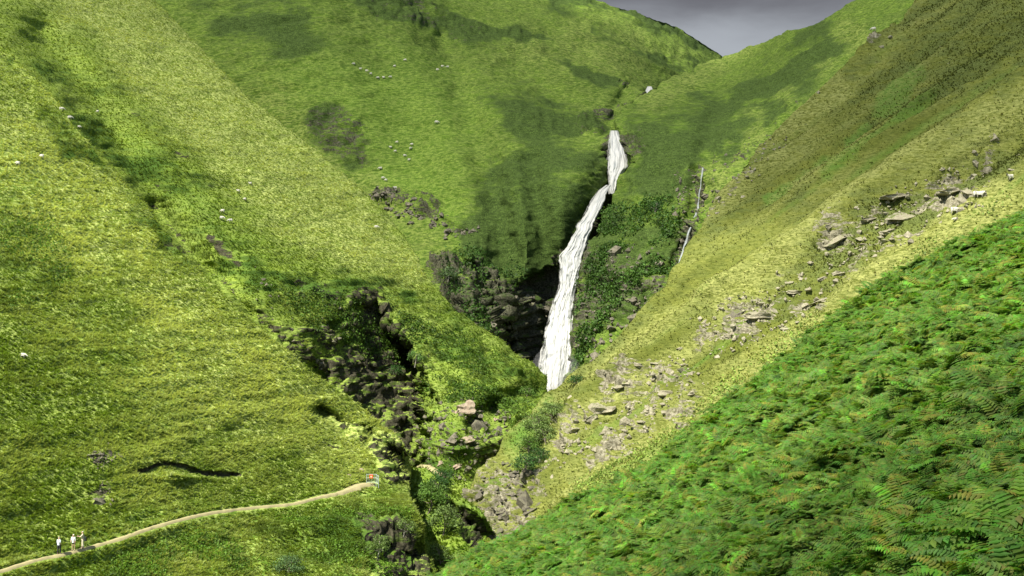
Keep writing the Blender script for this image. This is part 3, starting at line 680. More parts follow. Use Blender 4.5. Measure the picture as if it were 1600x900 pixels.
# ------------------------------------------------------------------ bracken (geometry nodes: ground cover nobody could count)
def frond_mesh(name, seed, length=.85, pairs=13, tint=(.05, .15, .015)):
    r = np.random.default_rng(seed); V = []; Fc = []; Cc = []
    def tri(a, b, c, col):
        i = len(V); V.extend([a, b, c]); Fc.append((i, i + 1, i + 2)); Cc.extend([col] * 3)
    def frond(az, L, c0, tilt):
        d = np.array([math.cos(az), math.sin(az), 0]); s = np.array([-math.sin(az), math.cos(az), 0]); up = np.array([0, 0, 1.])
        pts = []
        for k in range(pairs + 2):
            t = k / (pairs + 1)
            out = L * (t * .62 + .32 * t * t); z = L * (tilt * t * (1 - .62 * t * t)) + .05
            pts.append(d * out + up * z)
        pts = np.array(pts)
        for k in range(pairs + 1):      # stalk
            tri(pts[k] - s * .008, pts[k] + s * .008, pts[k + 1], tuple(.8 * x for x in c0))
        for k in range(2, pairs + 1):
            t = k / (pairs + 1)
            pl = L * .46 * (1 - t) ** .8 * (min(1, (t + .05) / .2)) + .02
            tang = pts[min(k + 1, pairs + 1)] - pts[k - 1]; tang /= np.linalg.norm(tang)
            for sg in (-1, 1):
                dirp = s * sg * .9 + tang * .42 - up * r.uniform(.02, .22); dirp /= np.linalg.norm(dirp)
                nx = np.cross(dirp, up); nx /= np.linalg.norm(nx)
                col = tuple(x * r.uniform(.78, 1.22) for x in c0)
                b0 = pts[k]; ww = pl * .17 + .008; mid = b0 + dirp * pl * .45 - up * (.05 * pl); tip = b0 + dirp * pl - up * (.2 * pl)
                e1 = mid + nx * ww + up * .01; e2 = mid - nx * ww + up * .01
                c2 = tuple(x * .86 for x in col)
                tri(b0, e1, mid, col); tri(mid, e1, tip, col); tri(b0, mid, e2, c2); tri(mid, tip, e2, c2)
    nf = r.integers(4, 6)
    for i in range(nf):
        frond(i * 6.283 / nf + r.normal(0, .35), length * r.uniform(.7, 1.1), tuple(x * r.uniform(.8, 1.2) for x in tint), r.uniform(.25, .75))
    cc = np.concatenate([np.array(Cc), np.ones((len(Cc), 1))], 1)
    return mesh_from(name, np.array(V), np.array(Fc), m_fern, False, {'tint': cc})
m_fern = leaf_mat('bracken_leaf', .5, rough=.6)
tints = [(.145, .265, .046), (.180, .310, .054), (.105, .205, .038), (.220, .340, .064), (.135, .240, .058), (.16, .26, .045), (.17, .22, .055)]
# fern kinds merged into the clump patches and joined into ONE instanced object through geometry nodes
L = LAY['A']
s = L['s']; okA = (s[:, 0] > 560) & (s[:, 0] < 1700) & (s[:, 1] < 1010)
r = np.random.default_rng(5)
kinds = []
for k, tn in enumerate(tints):
    kinds.append(frond_mesh('bracken_clump', 100 + k, .8, 13, tn))
areaw = (L['p'][:, 1] ** 1.75) * okA
NB = 30000
i = r.choice(len(s), NB, p=areaw / areaw.sum())
bp_ = L['p'][i] + r.normal(0, .22, (NB, 3)) * [1, 1, 0]
# small fills below frame edge are kept so that side views stay covered
dens = fbm(bp_, 1 / 1.6, 3, 91)
keep = dens > -.6; bp_ = bp_[keep]; dens = dens[keep]; NB = len(bp_)
pm = bpy.data.meshes.new('bracken'); pm.vertices.add(NB); pm.vertices.foreach_set('co', bp_.astype(np.float32).ravel())
def fattr(nm, arr, t='FLOAT'):
    a = pm.attributes.new(nm, t, 'POINT'); a.data.foreach_set('value' if t != 'FLOAT_VECTOR' else 'vector', np.asarray(arr).ravel())
bx = 800 + F * bp_[:, 0] / bp_[:, 1]
prob = r.uniform(0, 1, NB) + fbm(bp_, 1 / 5., 2, 92) * .35
kd = np.select([prob < .25, prob < .5, prob < .72, prob < .9, prob < 1.06, prob < 1.14], [0, 1, 2, 3, 4, 5], 5)
kd = np.where(r.uniform(0, 1, NB) < .002, 6, kd)
fattr('kind_index', kd.astype(np.int32), 'INT')
rot = np.stack([r.normal(0, .26, NB) , r.normal(-.28, .26, NB), np.zeros(NB)], 1)
fattr('spin', r.uniform(0, 6.283, NB).astype(np.float32))
fattr('tiltv', rot.astype(np.float32), 'FLOAT_VECTOR')
fattr('size', (r.uniform(.42, .78, NB) * (1 + .8 * dens) * (.82 + .3 * ss(10, 45, bp_[:, 1]))).astype(np.float32))
bo = link('bracken', pm)
tag(bo, 'dense bright green bracken filling the right foreground', 'bracken', kind='stuff')
gn = bpy.data.node_groups.new('bracken_cover', 'GeometryNodeTree')
gn.interface.new_socket('Geometry', in_out='INPUT', socket_type='NodeSocketGeometry')
gn.interface.new_socket('Geometry', in_out='OUTPUT', socket_type='NodeSocketGeometry')
gi = gn.nodes.new('NodeGroupInput'); go = gn.nodes.new('NodeGroupOutput')
jn = gn.nodes.new('GeometryNodeJoinGeometry')
def named(nm, dt):
    q = gn.nodes.new('GeometryNodeInputNamedAttribute'); q.data_type = dt; q.inputs['Name'].default_value = nm
    return q.outputs[0]
src_col = bpy.data.collections.new('bracken_sources')     # holds source clumps only as data, never linked to the scene
for k, me in enumerate(kinds):
    so = bpy.data.objects.new('bracken_clump', me); src_col.objects.link(so)
    oi = gn.nodes.new('GeometryNodeObjectInfo'); oi.inputs['Object'].default_value = so
    cmp_ = gn.nodes.new('FunctionNodeCompare'); cmp_.data_type = 'INT'; cmp_.operation = 'EQUAL'
    gn.links.new(named('kind_index', 'INT'), cmp_.inputs[2]); cmp_.inputs[3].default_value = k
    ip = gn.nodes.new('GeometryNodeInstanceOnPoints')
    gn.links.new(gi.outputs[0], ip.inputs['Points']); gn.links.new(cmp_.outputs[0], ip.inputs['Selection'])
    gn.links.new(oi.outputs['Geometry'], ip.inputs['Instance'])
    cx = gn.nodes.new('ShaderNodeCombineXYZ'); gn.links.new(named('spin', 'FLOAT'), cx.inputs[2])
    er = gn.nodes.new('FunctionNodeEulerToRotation'); gn.links.new(cx.outputs[0], er.inputs[0])
    et = gn.nodes.new('FunctionNodeEulerToRotation'); gn.links.new(named('tiltv', 'FLOAT_VECTOR'), et.inputs[0])
    rr = gn.nodes.new('FunctionNodeRotateRotation'); gn.links.new(er.outputs[0], rr.inputs[0]); gn.links.new(et.outputs[0], rr.inputs[1])
    gn.links.new(rr.outputs[0], ip.inputs['Rotation']); gn.links.new(named('size', 'FLOAT'), ip.inputs['Scale'])
    gn.links.new(ip.outputs[0], jn.inputs[0])
gn.links.new(jn.outputs[0], go.inputs[0])
md = bo.modifiers.new('cover', 'NODES'); md.node_group = gn

# ------------------------------------------------------------------ waterfall
def water_mat(nm='falling_water', dk=(.28, .31, .32), lt=(.52, .525, .52), EDG=3.0):
    m, nt, out = new_mat(nm); g = N(nt)
    at = g.n('ShaderNodeAttribute', attribute_name='flow'); uv = at.outputs['Vector']
    st = g.noise(g.map(uv, (20, 1.8, 1)), 1., 8, .75, .25)
    cl = g.noise(g.map(uv, (6, 4, 1)), 1., 5, .65, .5)
    k = g.m('ADD', g.m('MULTIPLY', st, .6), g.m('MULTIPLY', cl, .4))
    col = g.mix(g.rng(k, .36, .55), dk, lt)
    bs = g.n('ShaderNodeBsdfPrincipled'); g.put(bs.inputs['Base Color'], col); bs.inputs['Roughness'].default_value = .45
    bp = g.n('ShaderNodeBump'); bp.inputs['Strength'].default_value = .35; bp.inputs['Distance'].default_value = .4; g.put(bp.inputs['Height'], k)
    nt.links.new(bp.outputs[0], bs.inputs['Normal'])
    sx = g.n('ShaderNodeSeparateXYZ'); g.put(sx.inputs[0], uv)
    ed = g.m('MINIMUM', sx.outputs[0], g.m('SUBTRACT', 1.0, sx.outputs[0]))
    al = g.rng(g.m('ADD', g.m('MULTIPLY', ed, EDG), g.m('MULTIPLY', g.m('SUBTRACT', k, .5), 4.2)), -.15, .5)
    tr_ = g.n('ShaderNodeBsdfTransparent'); mx = g.n('ShaderNodeMixShader'); g.put(mx.inputs[0], al)
    nt.links.new(tr_.outputs[0], mx.inputs[1]); nt.links.new(bs.outputs[0], mx.inputs[2])
    nt.links.new(mx.outputs[0], out.inputs[0]); return m
m_water = water_mat()
m_trickle = water_mat('trickle', (.06, .07, .07), (.36, .40, .42), 1.1)
def cascade(name, rows, label, nu=70, seed=0, thick=1.6, fray=.35, res=1.2, mat=None):
    R_ = np.array(rows, float)   # py, left px, right px, Y
    n = int((R_[-1, 0] - R_[0, 0]) / res)
    y = np.linspace(R_[0, 0], R_[-1, 0], n)
    lf = np.interp(y, R_[:, 0], R_[:, 1]); rt = np.interp(y, R_[:, 0], R_[:, 2]); Yv = np.interp(y, R_[:, 0], R_[:, 3])
    u = np.linspace(0, 1, nu)
    jl = fbm(np.stack([y / 9, y * 0, y * 0], 1), 1., 3, seed) * 2.2; jr = fbm(np.stack([y / 9, y * 0 + 5, y * 0], 1), 1., 3, seed + 1) * 2.2
    lf = lf + jl; rt = rt + jr
    U, YY = np.meshgrid(u, y); PX = lf[:, None] * (1 - U) + rt[:, None] * U
    uv = np.stack([U.ravel(), (YY.ravel() - R_[0, 0]) / 60., np.zeros(U.size)], 1)
    q = np.stack([U.ravel() * 9, YY.ravel() / 55., np.zeros(U.size)], 1)
    st = fbm(q, 1., 4, seed + 3, gain=.6)
    q2 = np.stack([U.ravel() * 4, YY.ravel() / 12., np.zeros(U.size)], 1)
    D = thick * (4 * U * (1 - U)).ravel() ** .5 + st * .8 + fbm(q2, 1., 3, seed + 4) * .6
    Y = np.repeat(Yv, nu) - D
    V = np.stack([(PX.ravel() - 800) / F * Y, Y, (450 - YY.ravel()) / F * Y], 1)
    id_ = np.arange(n * nu).reshape(n, nu)
    fc = np.stack([id_[:-1, :-1], id_[1:, :-1], id_[1:, 1:], id_[:-1, 1:]], -1).reshape(-1, 4)
    edge = np.minimum(U, 1 - U).ravel()
    hole = (st + fbm(np.stack([U.ravel() * 22, YY.ravel() / 30., U.ravel() * 0], 1), 1., 2, seed + 8) * .6 + edge * 3.0) < -fray + .22
    right = (U.ravel() > .55) * (st < -.18) * 1.0
    kill = hole[fc].sum(1) >= 3
    o = link(name, mesh_from(name, V, fc[~kill], mat or m_water, True, {'flow': np.concatenate([uv, np.ones((len(uv), 1))], 1)}))
    return tag(o, label, 'waterfall', kind='structure')
cascade('waterfall', [(289, 945, 956, 368), (298, 933, 951, 363), (305, 928, 947, 360), (315, 922, 944, 356), (332, 914, 938, 351), (348, 902, 930, 347), (365, 896, 923, 344), (385, 884, 916, 341), (400, 871, 913, 339), (420, 873, 909, 337), (450, 872, 900, 334), (475, 861, 899, 331), (500, 855, 898, 328), (550, 844, 898, 322), (585, 838, 894, 318), (615, 838, 886, 314)],
        'tall white lower waterfall plunging into the gorge', 80, 3)
cascade('waterfall', [(204, 952, 966, 393), (217, 950, 973, 389), (233, 949, 979, 385), (250, 948, 985, 381), (262, 948, 984, 378), (283, 949, 968, 375), (303, 951, 962, 371)], 'short fan-shaped white upper waterfall above the bend', 50, 20, thick=3.2, fray=.9)
cascade('waterfall', [(135, 1011, 1018, 488), (141, 1008, 1020, 484), (147, 1006, 1014, 480)], 'small patch of white water high in the side valley', 14, 30, thick=1.5, fray=.6)
cascade('stream', [(262, 1096.5, 1099.5, 334), (285, 1093.5, 1096.5, 331), (310, 1090.5, 1094, 327), (334, 1088, 1091.5, 323.5)], 'thin upper thread of white water on the far valley side', 8, 40, thick=1.6, fray=.6, res=2, mat=m_trickle)
cascade('stream', [(332, 1085.5, 1091, 323), (345, 1080, 1086, 319.5), (360, 1075, 1080, 316), (385, 1067, 1071, 311), (415, 1058.5, 1062, 306)], 'thin lower thread of water over dark wet slabs', 10, 44, thick=1.6, fray=.6, res=2, mat=m_trickle)

sm_, snt, so_ = new_mat('spray'); sg_ = N(snt); sv = sg_.n('ShaderNodeVolumePrincipled'); sv.inputs['Color'].default_value = (.95, .97, 1, 1); sv.inputs['Density'].default_value = .055
snt.links.new(sv.outputs[0], so_.inputs['Volume'])
import bmesh
bm = bmesh.new(); bmesh.ops.create_icosphere(bm, subdivisions=3, radius=1)
P_ = np.array([v_.co[:] for v_ in bm.verts]); P_ = P_ * (1 + .35 * fbm(P_, 1.4, 3, 4))[:, None] * np.array([6.5, 3.5, 8.])
for v_, q_ in zip(bm.verts, P_): v_.co = q_
me = bpy.data.meshes.new('spray'); bm.to_mesh(me); bm.free(); me.materials.append(sm_)
tag(link('spray', me, loc=Vector(px2w(866, 590, 309))), 'faint white spray hanging at the foot of the lower waterfall', 'spray', kind='stuff')

# ------------------------------------------------------------------ rocks
def rock_mat(name, a, b):
    m, nt, out = new_mat(name); g = N(nt)
    pos = g.n('ShaderNodeNewGeometry').outputs['Position']
    n1 = g.noise(pos, 1.1, 6, .7); n2 = g.noise(pos, 7, 4, .7)
    col = g.mix(g.rng(n1, .35, .65), a, b)
    col = g.mix(g.rng(n2, .5, .72, 0, .6), col, tuple(.45 * x for x in a))
    sepn = g.n('ShaderNodeSeparateXYZ'); g.put(sepn.inputs[0], g.n('ShaderNodeNewGeometry').outputs['Normal'])
    moss = g.m('MULTIPLY', g.rng(sepn.outputs[2], .55, .9), g.rng(n1, .48, .6))
    col = g.mix(moss, col, (.09, .12, .02))
    bs = g.n('ShaderNodeBsdfPrincipled'); g.put(bs.inputs['Base Color'], col); bs.inputs['Roughness'].default_value = .9
    bp = g.n('ShaderNodeBump'); bp.inputs['Strength'].default_value = .8; bp.inputs['Distance'].default_value = .15; g.put(bp.inputs['Height'], n2)
    nt.links.new(bp.outputs[0], bs.inputs['Normal']); nt.links.new(bs.outputs[0], out.inputs[0]); return m
m_pale = rock_mat('pale_rock', (.22, .20, .14), (.42, .39, .29))
m_dark = rock_mat('dark_rock', (.080, .074, .056), (.22, .20, .15))
m_pink = rock_mat('pinkish_rock', (.30, .23, .17), (.46, .38, .30))
import bmesh
def rock_mesh(seed, mat, sub=3):
    bm = bmesh.new(); bmesh.ops.create_icosphere(bm, subdivisions=sub, radius=1)
    r = np.random.default_rng(seed)
    P = np.array([v.co[:] for v in bm.verts]); 
    # planar cuts give angular, jointed faces
    for k in range(11):
        n = r.normal(0, 1, 3); n /= np.linalg.norm(n); c = r.uniform(.42, .8)
        d = P @ n - c; P = P - np.maximum(d, 0)[:, None] * n
    step = np.floor(P[:, 2] * 3.2 + r.uniform()) / 3.2
    P[:, :2] *= (1 + .16 * np.sin(step * 9 + r.uniform(0, 6)))[:, None]
    P = P + P * (fbm(P, 1.7, 3, seed) * .22 + fbm(P, 5., 2, seed + 5) * .07)[:, None]
    for v, q in zip(bm.verts, P): v.co = q
    me = bpy.data.meshes.new('rock'); bm.to_mesh(me); bm.free(); me.materials.append(mat)
    return me
RK = {'p': [rock_mesh(200 + k, m_pale) for k in range(8)], 'd': [rock_mesh(300 + k, m_dark) for k in range(5)], 'k': [rock_mesh(400 + k, m_pink) for k in range(3)]}
def rock(key, px, py, w, h, kind='p', label=None, group=None, name='rock', tilt=None):
    p, n = surf(key, px, py)
    sc = p[1] / F
    rx, rz = w * sc * .5 * 1.45, h * sc * .5 * 1.5
    o = link(name, random.choice(RK[kind]))
    o.scale = (rx, (rx + rz) * .6, rz)
    o.rotation_euler = (random.uniform(-.25, .25), (tilt if tilt is not None else random.uniform(-.5, .1)), random.uniform(-.5, .5))
    o.location = Vector(p) - Vector(n) * (min(rx, rz) * .62)
    return tag(o, label, 'rock', group)
named_rocks = [
 ('B', 938, 630, 36, 22, 'p', 'large pale slab jutting out over a dark hollow above the shrubs'),
 ('B', 920, 654, 26, 17, 'p', 'pale block just below and left of the large jutting slab'),
 ('B', 900, 666, 24, 11, 'p', 'low pale ledge at the lower left end of the jutting slabs'),
 ('B', 892, 620, 18, 20, 'p', 'grey rock beside the top of the pale green shrub patch'),
 ('B', 1410, 333, 52, 17, 'p', 'widest pale crag in the band of outcrops high on the right hillside'),
 ('B', 1308, 371, 44, 20, 'p', 'pale crag at the left end of the upper outcrop band'),
 ('B', 1383, 360, 38, 15, 'p', 'pale crag below the widest crag of the upper band'),
 ('B', 1390, 307, 58, 12, 'p', 'long thin pale ledge above the widest crag'),
 ('B', 1483, 298, 42, 13, 'p', 'pale ledge near the two sheep standing side by side'),
 ('B', 1519, 276, 15, 15, 'p', 'upright pale rock in the vertical rib under the heather'),
 ('B', 1187, 488, 38, 16, 'p', 'broad pale outcrop in the middle of the right hillside'),
 ('B', 1283, 467, 40, 14, 'p', 'pale outcrop bordering the straw-coloured strip above the bracken'),
 ('B', 1133, 494, 28, 15, 'd', 'dark shaded ledge left of the broad middle outcrop'),
 ('B', 985, 640, 15, 24, 'p', 'tall pale rock right of the large jutting slab'),
 ('B', 1043, 610, 28, 14, 'p', 'sloping pale slab furthest right of the lower outcrops'),
 ('F', 733, 648, 26, 20, 'k', 'pinkish boulder on the grassy knoll in the gorge'),
 ('F', 725, 684, 32, 9, 'k', 'flat pinkish slab lying on the knoll in the gorge'),
 ('F', 757, 664, 24, 22, 'd', 'dark craggy boulder right of the pinkish boulder'),
 ('F', 784, 672, 20, 22, 'd', 'dark boulder at the right edge of the gorge knoll'),
 ('G', 566, 735, 13, 11, 'k', 'small brown rock rising just behind the metal barrier'),
 ('G', 545, 741, 9, 7, 'k', 'small brown rock left of the barrier above the path end'),
]
for q in named_rocks: rock(*q[:6], label=q[6])
more_rocks = [(1442, 327, 18, 10), (1358, 337, 32, 9), (1517, 300, 20, 20), (1523, 254, 12, 18), (1524, 237, 8, 14), (1535, 290, 14, 10), (1552, 212, 13, 18), (1333, 323, 8, 10), (1296, 354, 14, 13),
 (1408, 365, 18, 11), (1437, 360, 26, 14), (1335, 408, 28, 13), (1246, 431, 14, 13), (1283, 433, 22, 10), (1242, 450, 22, 8), (1225, 508, 22, 14), (1190, 512, 9, 7), (1135, 521, 10, 9), (1129, 546, 9, 9),
 (965, 600, 20, 10), (987, 590, 18, 11), (997, 567, 11, 8), (1013, 557, 9, 7), (1050, 577, 13, 18), (1077, 613, 18, 10), (1010, 637, 12, 11), (1007, 657, 18, 7), (983, 700, 24, 9), (970, 677, 13, 15), (950, 663, 7, 12), (947, 583, 7, 9), (1097, 577, 11, 10),
 (843, 737, 12, 20), (873, 728, 11, 8), (1270, 405, 12, 8), (1210, 470, 12, 8), (1160, 470, 9, 6), (1100, 500, 14, 7), (1060, 540, 12, 6), (1310, 425, 16, 9), (1365, 395, 14, 8), (1470, 262, 9, 5), (1580, 262, 12, 8), (1590, 240, 8, 10), (1100, 600, 12, 8), (1020, 590, 10, 14),
 (1040, 640, 12, 9), (925, 700, 8, 7), (905, 712, 9, 7), (860, 745, 8, 12), (1210, 232, 10, 6), (1140, 300, 9, 6), (1165, 268, 9, 7), (1290, 395, 10, 7), (1260, 470, 14, 8), (1245, 500, 10, 7), (1350, 378, 12, 7), (1392, 56, 8, 10), (1375, 70, 9, 7), (1262, 118, 6, 9), (1180, 245, 8, 6), (1120, 330, 7, 5)]
for (a, b, w, h) in more_rocks:
    rock('B', a + random.uniform(-2, 2), b + random.uniform(-2, 2), w, h, 'p', 'smaller pale rock breaking through the grass of the right hillside', 'small pale rocks on the right hillside')
for _ in range(26):
    a, b = random.uniform(728, 838), random.uniform(728, 815)
    if not inside(np.array([a]), np.array([b]), [(770, 722), (838, 735), (835, 800), (760, 860), (722, 800)])[0]: continue
    rock('B', a, b, random.uniform(10, 26), random.uniform(8, 18), 'd', 'dark grey block in the rocky toe between the gorge and the bracken', 'dark blocks at the rocky toe')
for (k, a, b, w, h) in [('F', 693, 660, 10, 6), ('F', 700, 648, 8, 6), ('F', 712, 640, 9, 9), ('F', 672, 700, 9, 8), ('F', 690, 722, 12, 8), ('F', 712, 728, 14, 8), ('F', 740, 725, 12, 7), ('F', 668, 712, 10, 10), ('F', 745, 700, 12, 8), ('F', 720, 632, 8, 5), ('F', 775, 655, 8, 8)]:
    rock(k, a, b, w, h, random.choice('dk'), 'small broken rock on the knoll in the gorge', 'small rocks on the gorge knoll')
# scree: too many to count
def scree(name, key, poly_list, count, size, mat, label, seed):
    L = LAY[key]; r = np.random.default_rng(seed); w = 0
    for poly, k in poly_list: w = w + k * pmask(L['s'][:, 0], L['s'][:, 1], poly, 8)
    w = w * (.15 + ss(-.1, .3, fbm(L['p'], 1 / 3.5, 3, seed))); w = w / w.sum()
    i = r.choice(len(L['p']), count, p=w); p = L['p'][i] + r.normal(0, .3, (count, 3)) * [1, 1, .2]
    base = np.array([[1, 0, 0], [-1, 0, 0], [0, 1, 0], [0, -1, 0], [0, 0, 1], [0, 0, -1], [.7, .7, .5], [-.7, -.6, .5]], float)
    fcs = np.array([[0, 6, 4], [6, 2, 4], [2, 1, 4], [1, 7, 4], [7, 3, 4], [3, 0, 4], [0, 2, 6], [2, 0, 5], [1, 2, 5], [3, 1, 5], [0, 3, 5], [1, 3, 7]])
    sc = size * r.lognormal(0, .5, (count, 1, 1)) * r.uniform(.6, 1.3, (count, 1, 3)); jit = r.normal(0, .2, (count, 8, 3))
    a = r.uniform(0, 6.28, count); ca, sa = np.cos(a), np.sin(a)
    q = (base[None] + jit) * sc; qx = q[..., 0] * ca[:, None] - q[..., 1] * sa[:, None]; qy = q[..., 0] * sa[:, None] + q[..., 1] * ca[:, None]
    V = np.stack([qx, qy, q[..., 2]], -1) + p[:, None]
    fc = (fcs[None] + (np.arange(count) * 8)[:, None, None]).reshape(-1, 3)
    tag(link(name, mesh_from(name, V.reshape(-1, 3), fc, mat, False)), label, 'scree', kind='stuff')
scree('scree', 'B', [([(870, 690), (930, 600), (1060, 550), (1110, 600), (1000, 700), (900, 720)], .6), ([(1080, 500), (1230, 420), (1300, 440), (1260, 500), (1120, 560)], .8), ([(1270, 390), (1400, 290), (1540, 250), (1560, 310), (1400, 390), (1300, 440)], .8), ([(1110, 330), (1200, 200), (1260, 150), (1230, 220), (1150, 310)], .5), ([(860, 700), (900, 690), (850, 780), (815, 800)], .7)], 1000, .22, m_pale, 'loose pale stones scattered over the right hillside', 21)
scree('scree', 'B', [([(770, 722), (838, 735), (835, 800), (760, 870), (715, 800)], 1)], 150, .3, m_dark, 'dark broken stones on the rocky toe above the gorge', 22)
scree('scree', 'G', [([(140, 712), (172, 700), (186, 708), (160, 726)], 1), ([(140, 762), (172, 748), (176, 758), (168, 785), (150, 780)], 1)], 240, .11, m_dark, 'small grey scree patches in the left grass', 23)
scree('scree', 'F', [([(655, 640), (735, 620), (800, 650), (790, 720), (700, 760), (650, 740)], 1), ([(460, 440), (600, 460), (620, 560), (520, 560)], .3), ([(320, 370), (420, 430), (560, 640), (480, 560)], .3)], 420, .26, m_dark, 'loose stones on the gorge knoll and crumbling gullies', 24)
scree('scree', 'E', [([(560, 295), (620, 300), (740, 360), (700, 370), (600, 330)], 1), ([(700, 420), (780, 440), (860, 460), (850, 600), (780, 560), (730, 470)], .15)], 380, .42, m_dark, 'grey stones on the far crags beside the fall', 25)
scree('scree', 'D', [([(1060, 270), (1110, 270), (1100, 350), (1060, 400)], 1.4), ([(910, 400), (1040, 380), (1040, 460), (900, 600)], 1), ([(1120, 250), (1190, 190), (1150, 280), (1110, 340)], .8)], 450, .36, m_dark, 'grey stones poking through the far valley side', 26)

# ------------------------------------------------------------------ trees and shrubs
m_leaf = leaf_mat('tree_leaf', .3)
m_bark = simple_mat('bark', (.20, .17, .13), .9, .3, 6)
m_birch = simple_mat('birch_bark', (.34, .32, .27), .8, .3, 8)
def tube(V, Fc, pts, rads, k=6):
    pts = [Vector(p) for p in pts]; base = len(V); n = len(pts)
    for i, p in enumerate(pts):
        t = (pts[min(i + 1, n - 1)] - pts[max(i - 1, 0)]).normalized()
        a = t.cross(Vector((0.3, 1, .2))).normalized(); b = t.cross(a)
        for j in range(k):
            an = j * 2 * math.pi / k; V.append(tuple(p + (a * math.cos(an) + b * math.sin(an)) * rads[i]))
    for i in range(n - 1):
        for j in range(k):
            Fc.append((base + i * k + j, base + i * k + (j + 1) % k, base + (i + 1) * k + (j + 1) % k, base + (i + 1) * k + j))
def tree(name, key, px, py, H, W, col, label, cat, nleaf=1500, leaf=.12, bark=None, seed=0, trunk_h=.3, lean=.1, group=None):
    r = np.random.default_rng(seed); p, n = surf(key, px, py)
    root = link(name, None, loc=Vector(p) - Vector((0, 0, .15))); tag(root, label, cat, group)
    V, Fc = [], []; tips = []
    nst = 3 if trunk_h < .2 else 1
    for s_ in range(nst):
        a = r.uniform(0, 6.28); top = np.array([math.cos(a) * W * .25 * (nst > 1) + lean * H, math.sin(a) * W * .25 * (nst > 1), H * .75])
        pts = [np.zeros(3) + r.normal(0, .05, 3) * [1, 1, 0], top * .35 + r.normal(0, .04 * H, 3) * [1, 1, 0], top * .7, top]
        tube(V, Fc, pts, [H * .028, H * .022, H * .014, H * .006])
        for b in range(7):
            t = trunk_h + (1 - trunk_h) * (b + .5) / 7 * .95; s0 = top * t
            a2 = b * 2.4 + r.uniform(0, 1); e = s0 + np.array([math.cos(a2) * W * .42, math.sin(a2) * W * .42, H * r.uniform(.08, .25)]) * (1.15 - t * .6)
            m = (s0 + e) / 2 + [0, 0, -.03 * H]; tube(V, Fc, [s0, m, e], [H * .011, H * .008, H * .003], 5)
            tips += [e, m * .4 + e * .6]
        tips.append(top)
    trunk = link('trunk', mesh_from('trunk', np.array(V), np.array(Fc), bark or m_bark), root)
    tips = np.array(tips); k = r.integers(0, len(tips), nleaf)
    c = tips[k] + r.normal(0, 1, (nleaf, 3)) * [W * .11, W * .11, H * .075]
    c[:, 2] = np.maximum(c[:, 2], .1)
    nv = r.normal(0, 1, (nleaf, 3)); nv /= np.linalg.norm(nv, axis=1)[:, None]
    t1 = np.cross(nv, r.normal(0, 1, (nleaf, 3))); t1 /= np.linalg.norm(t1, axis=1)[:, None]; t2 = np.cross(nv, t1)
    sz = leaf * r.uniform(.6, 1.4, (nleaf, 1))
    LV = np.stack([c - t1 * sz, c + t2 * sz * .6, c + t1 * sz, c - t2 * sz * .6], 1).reshape(-1, 3)
    cc = np.array(col) * r.uniform(.65, 1.35, (nleaf, 1)) * (1 + .25 * np.sin(k * 1.7))[:, None]
    cc = np.repeat(np.concatenate([cc, np.ones((nleaf, 1))], 1), 4, 0)
    link('crown', mesh_from('crown', LV, np.arange(nleaf * 4).reshape(-1, 4), m_leaf, False, {'tint': cc}), root)
    return root
G1, G2, G3, G4 = (.10, .19, .035), (.13, .20, .055), (.05, .12, .03), (.16, .24, .07)
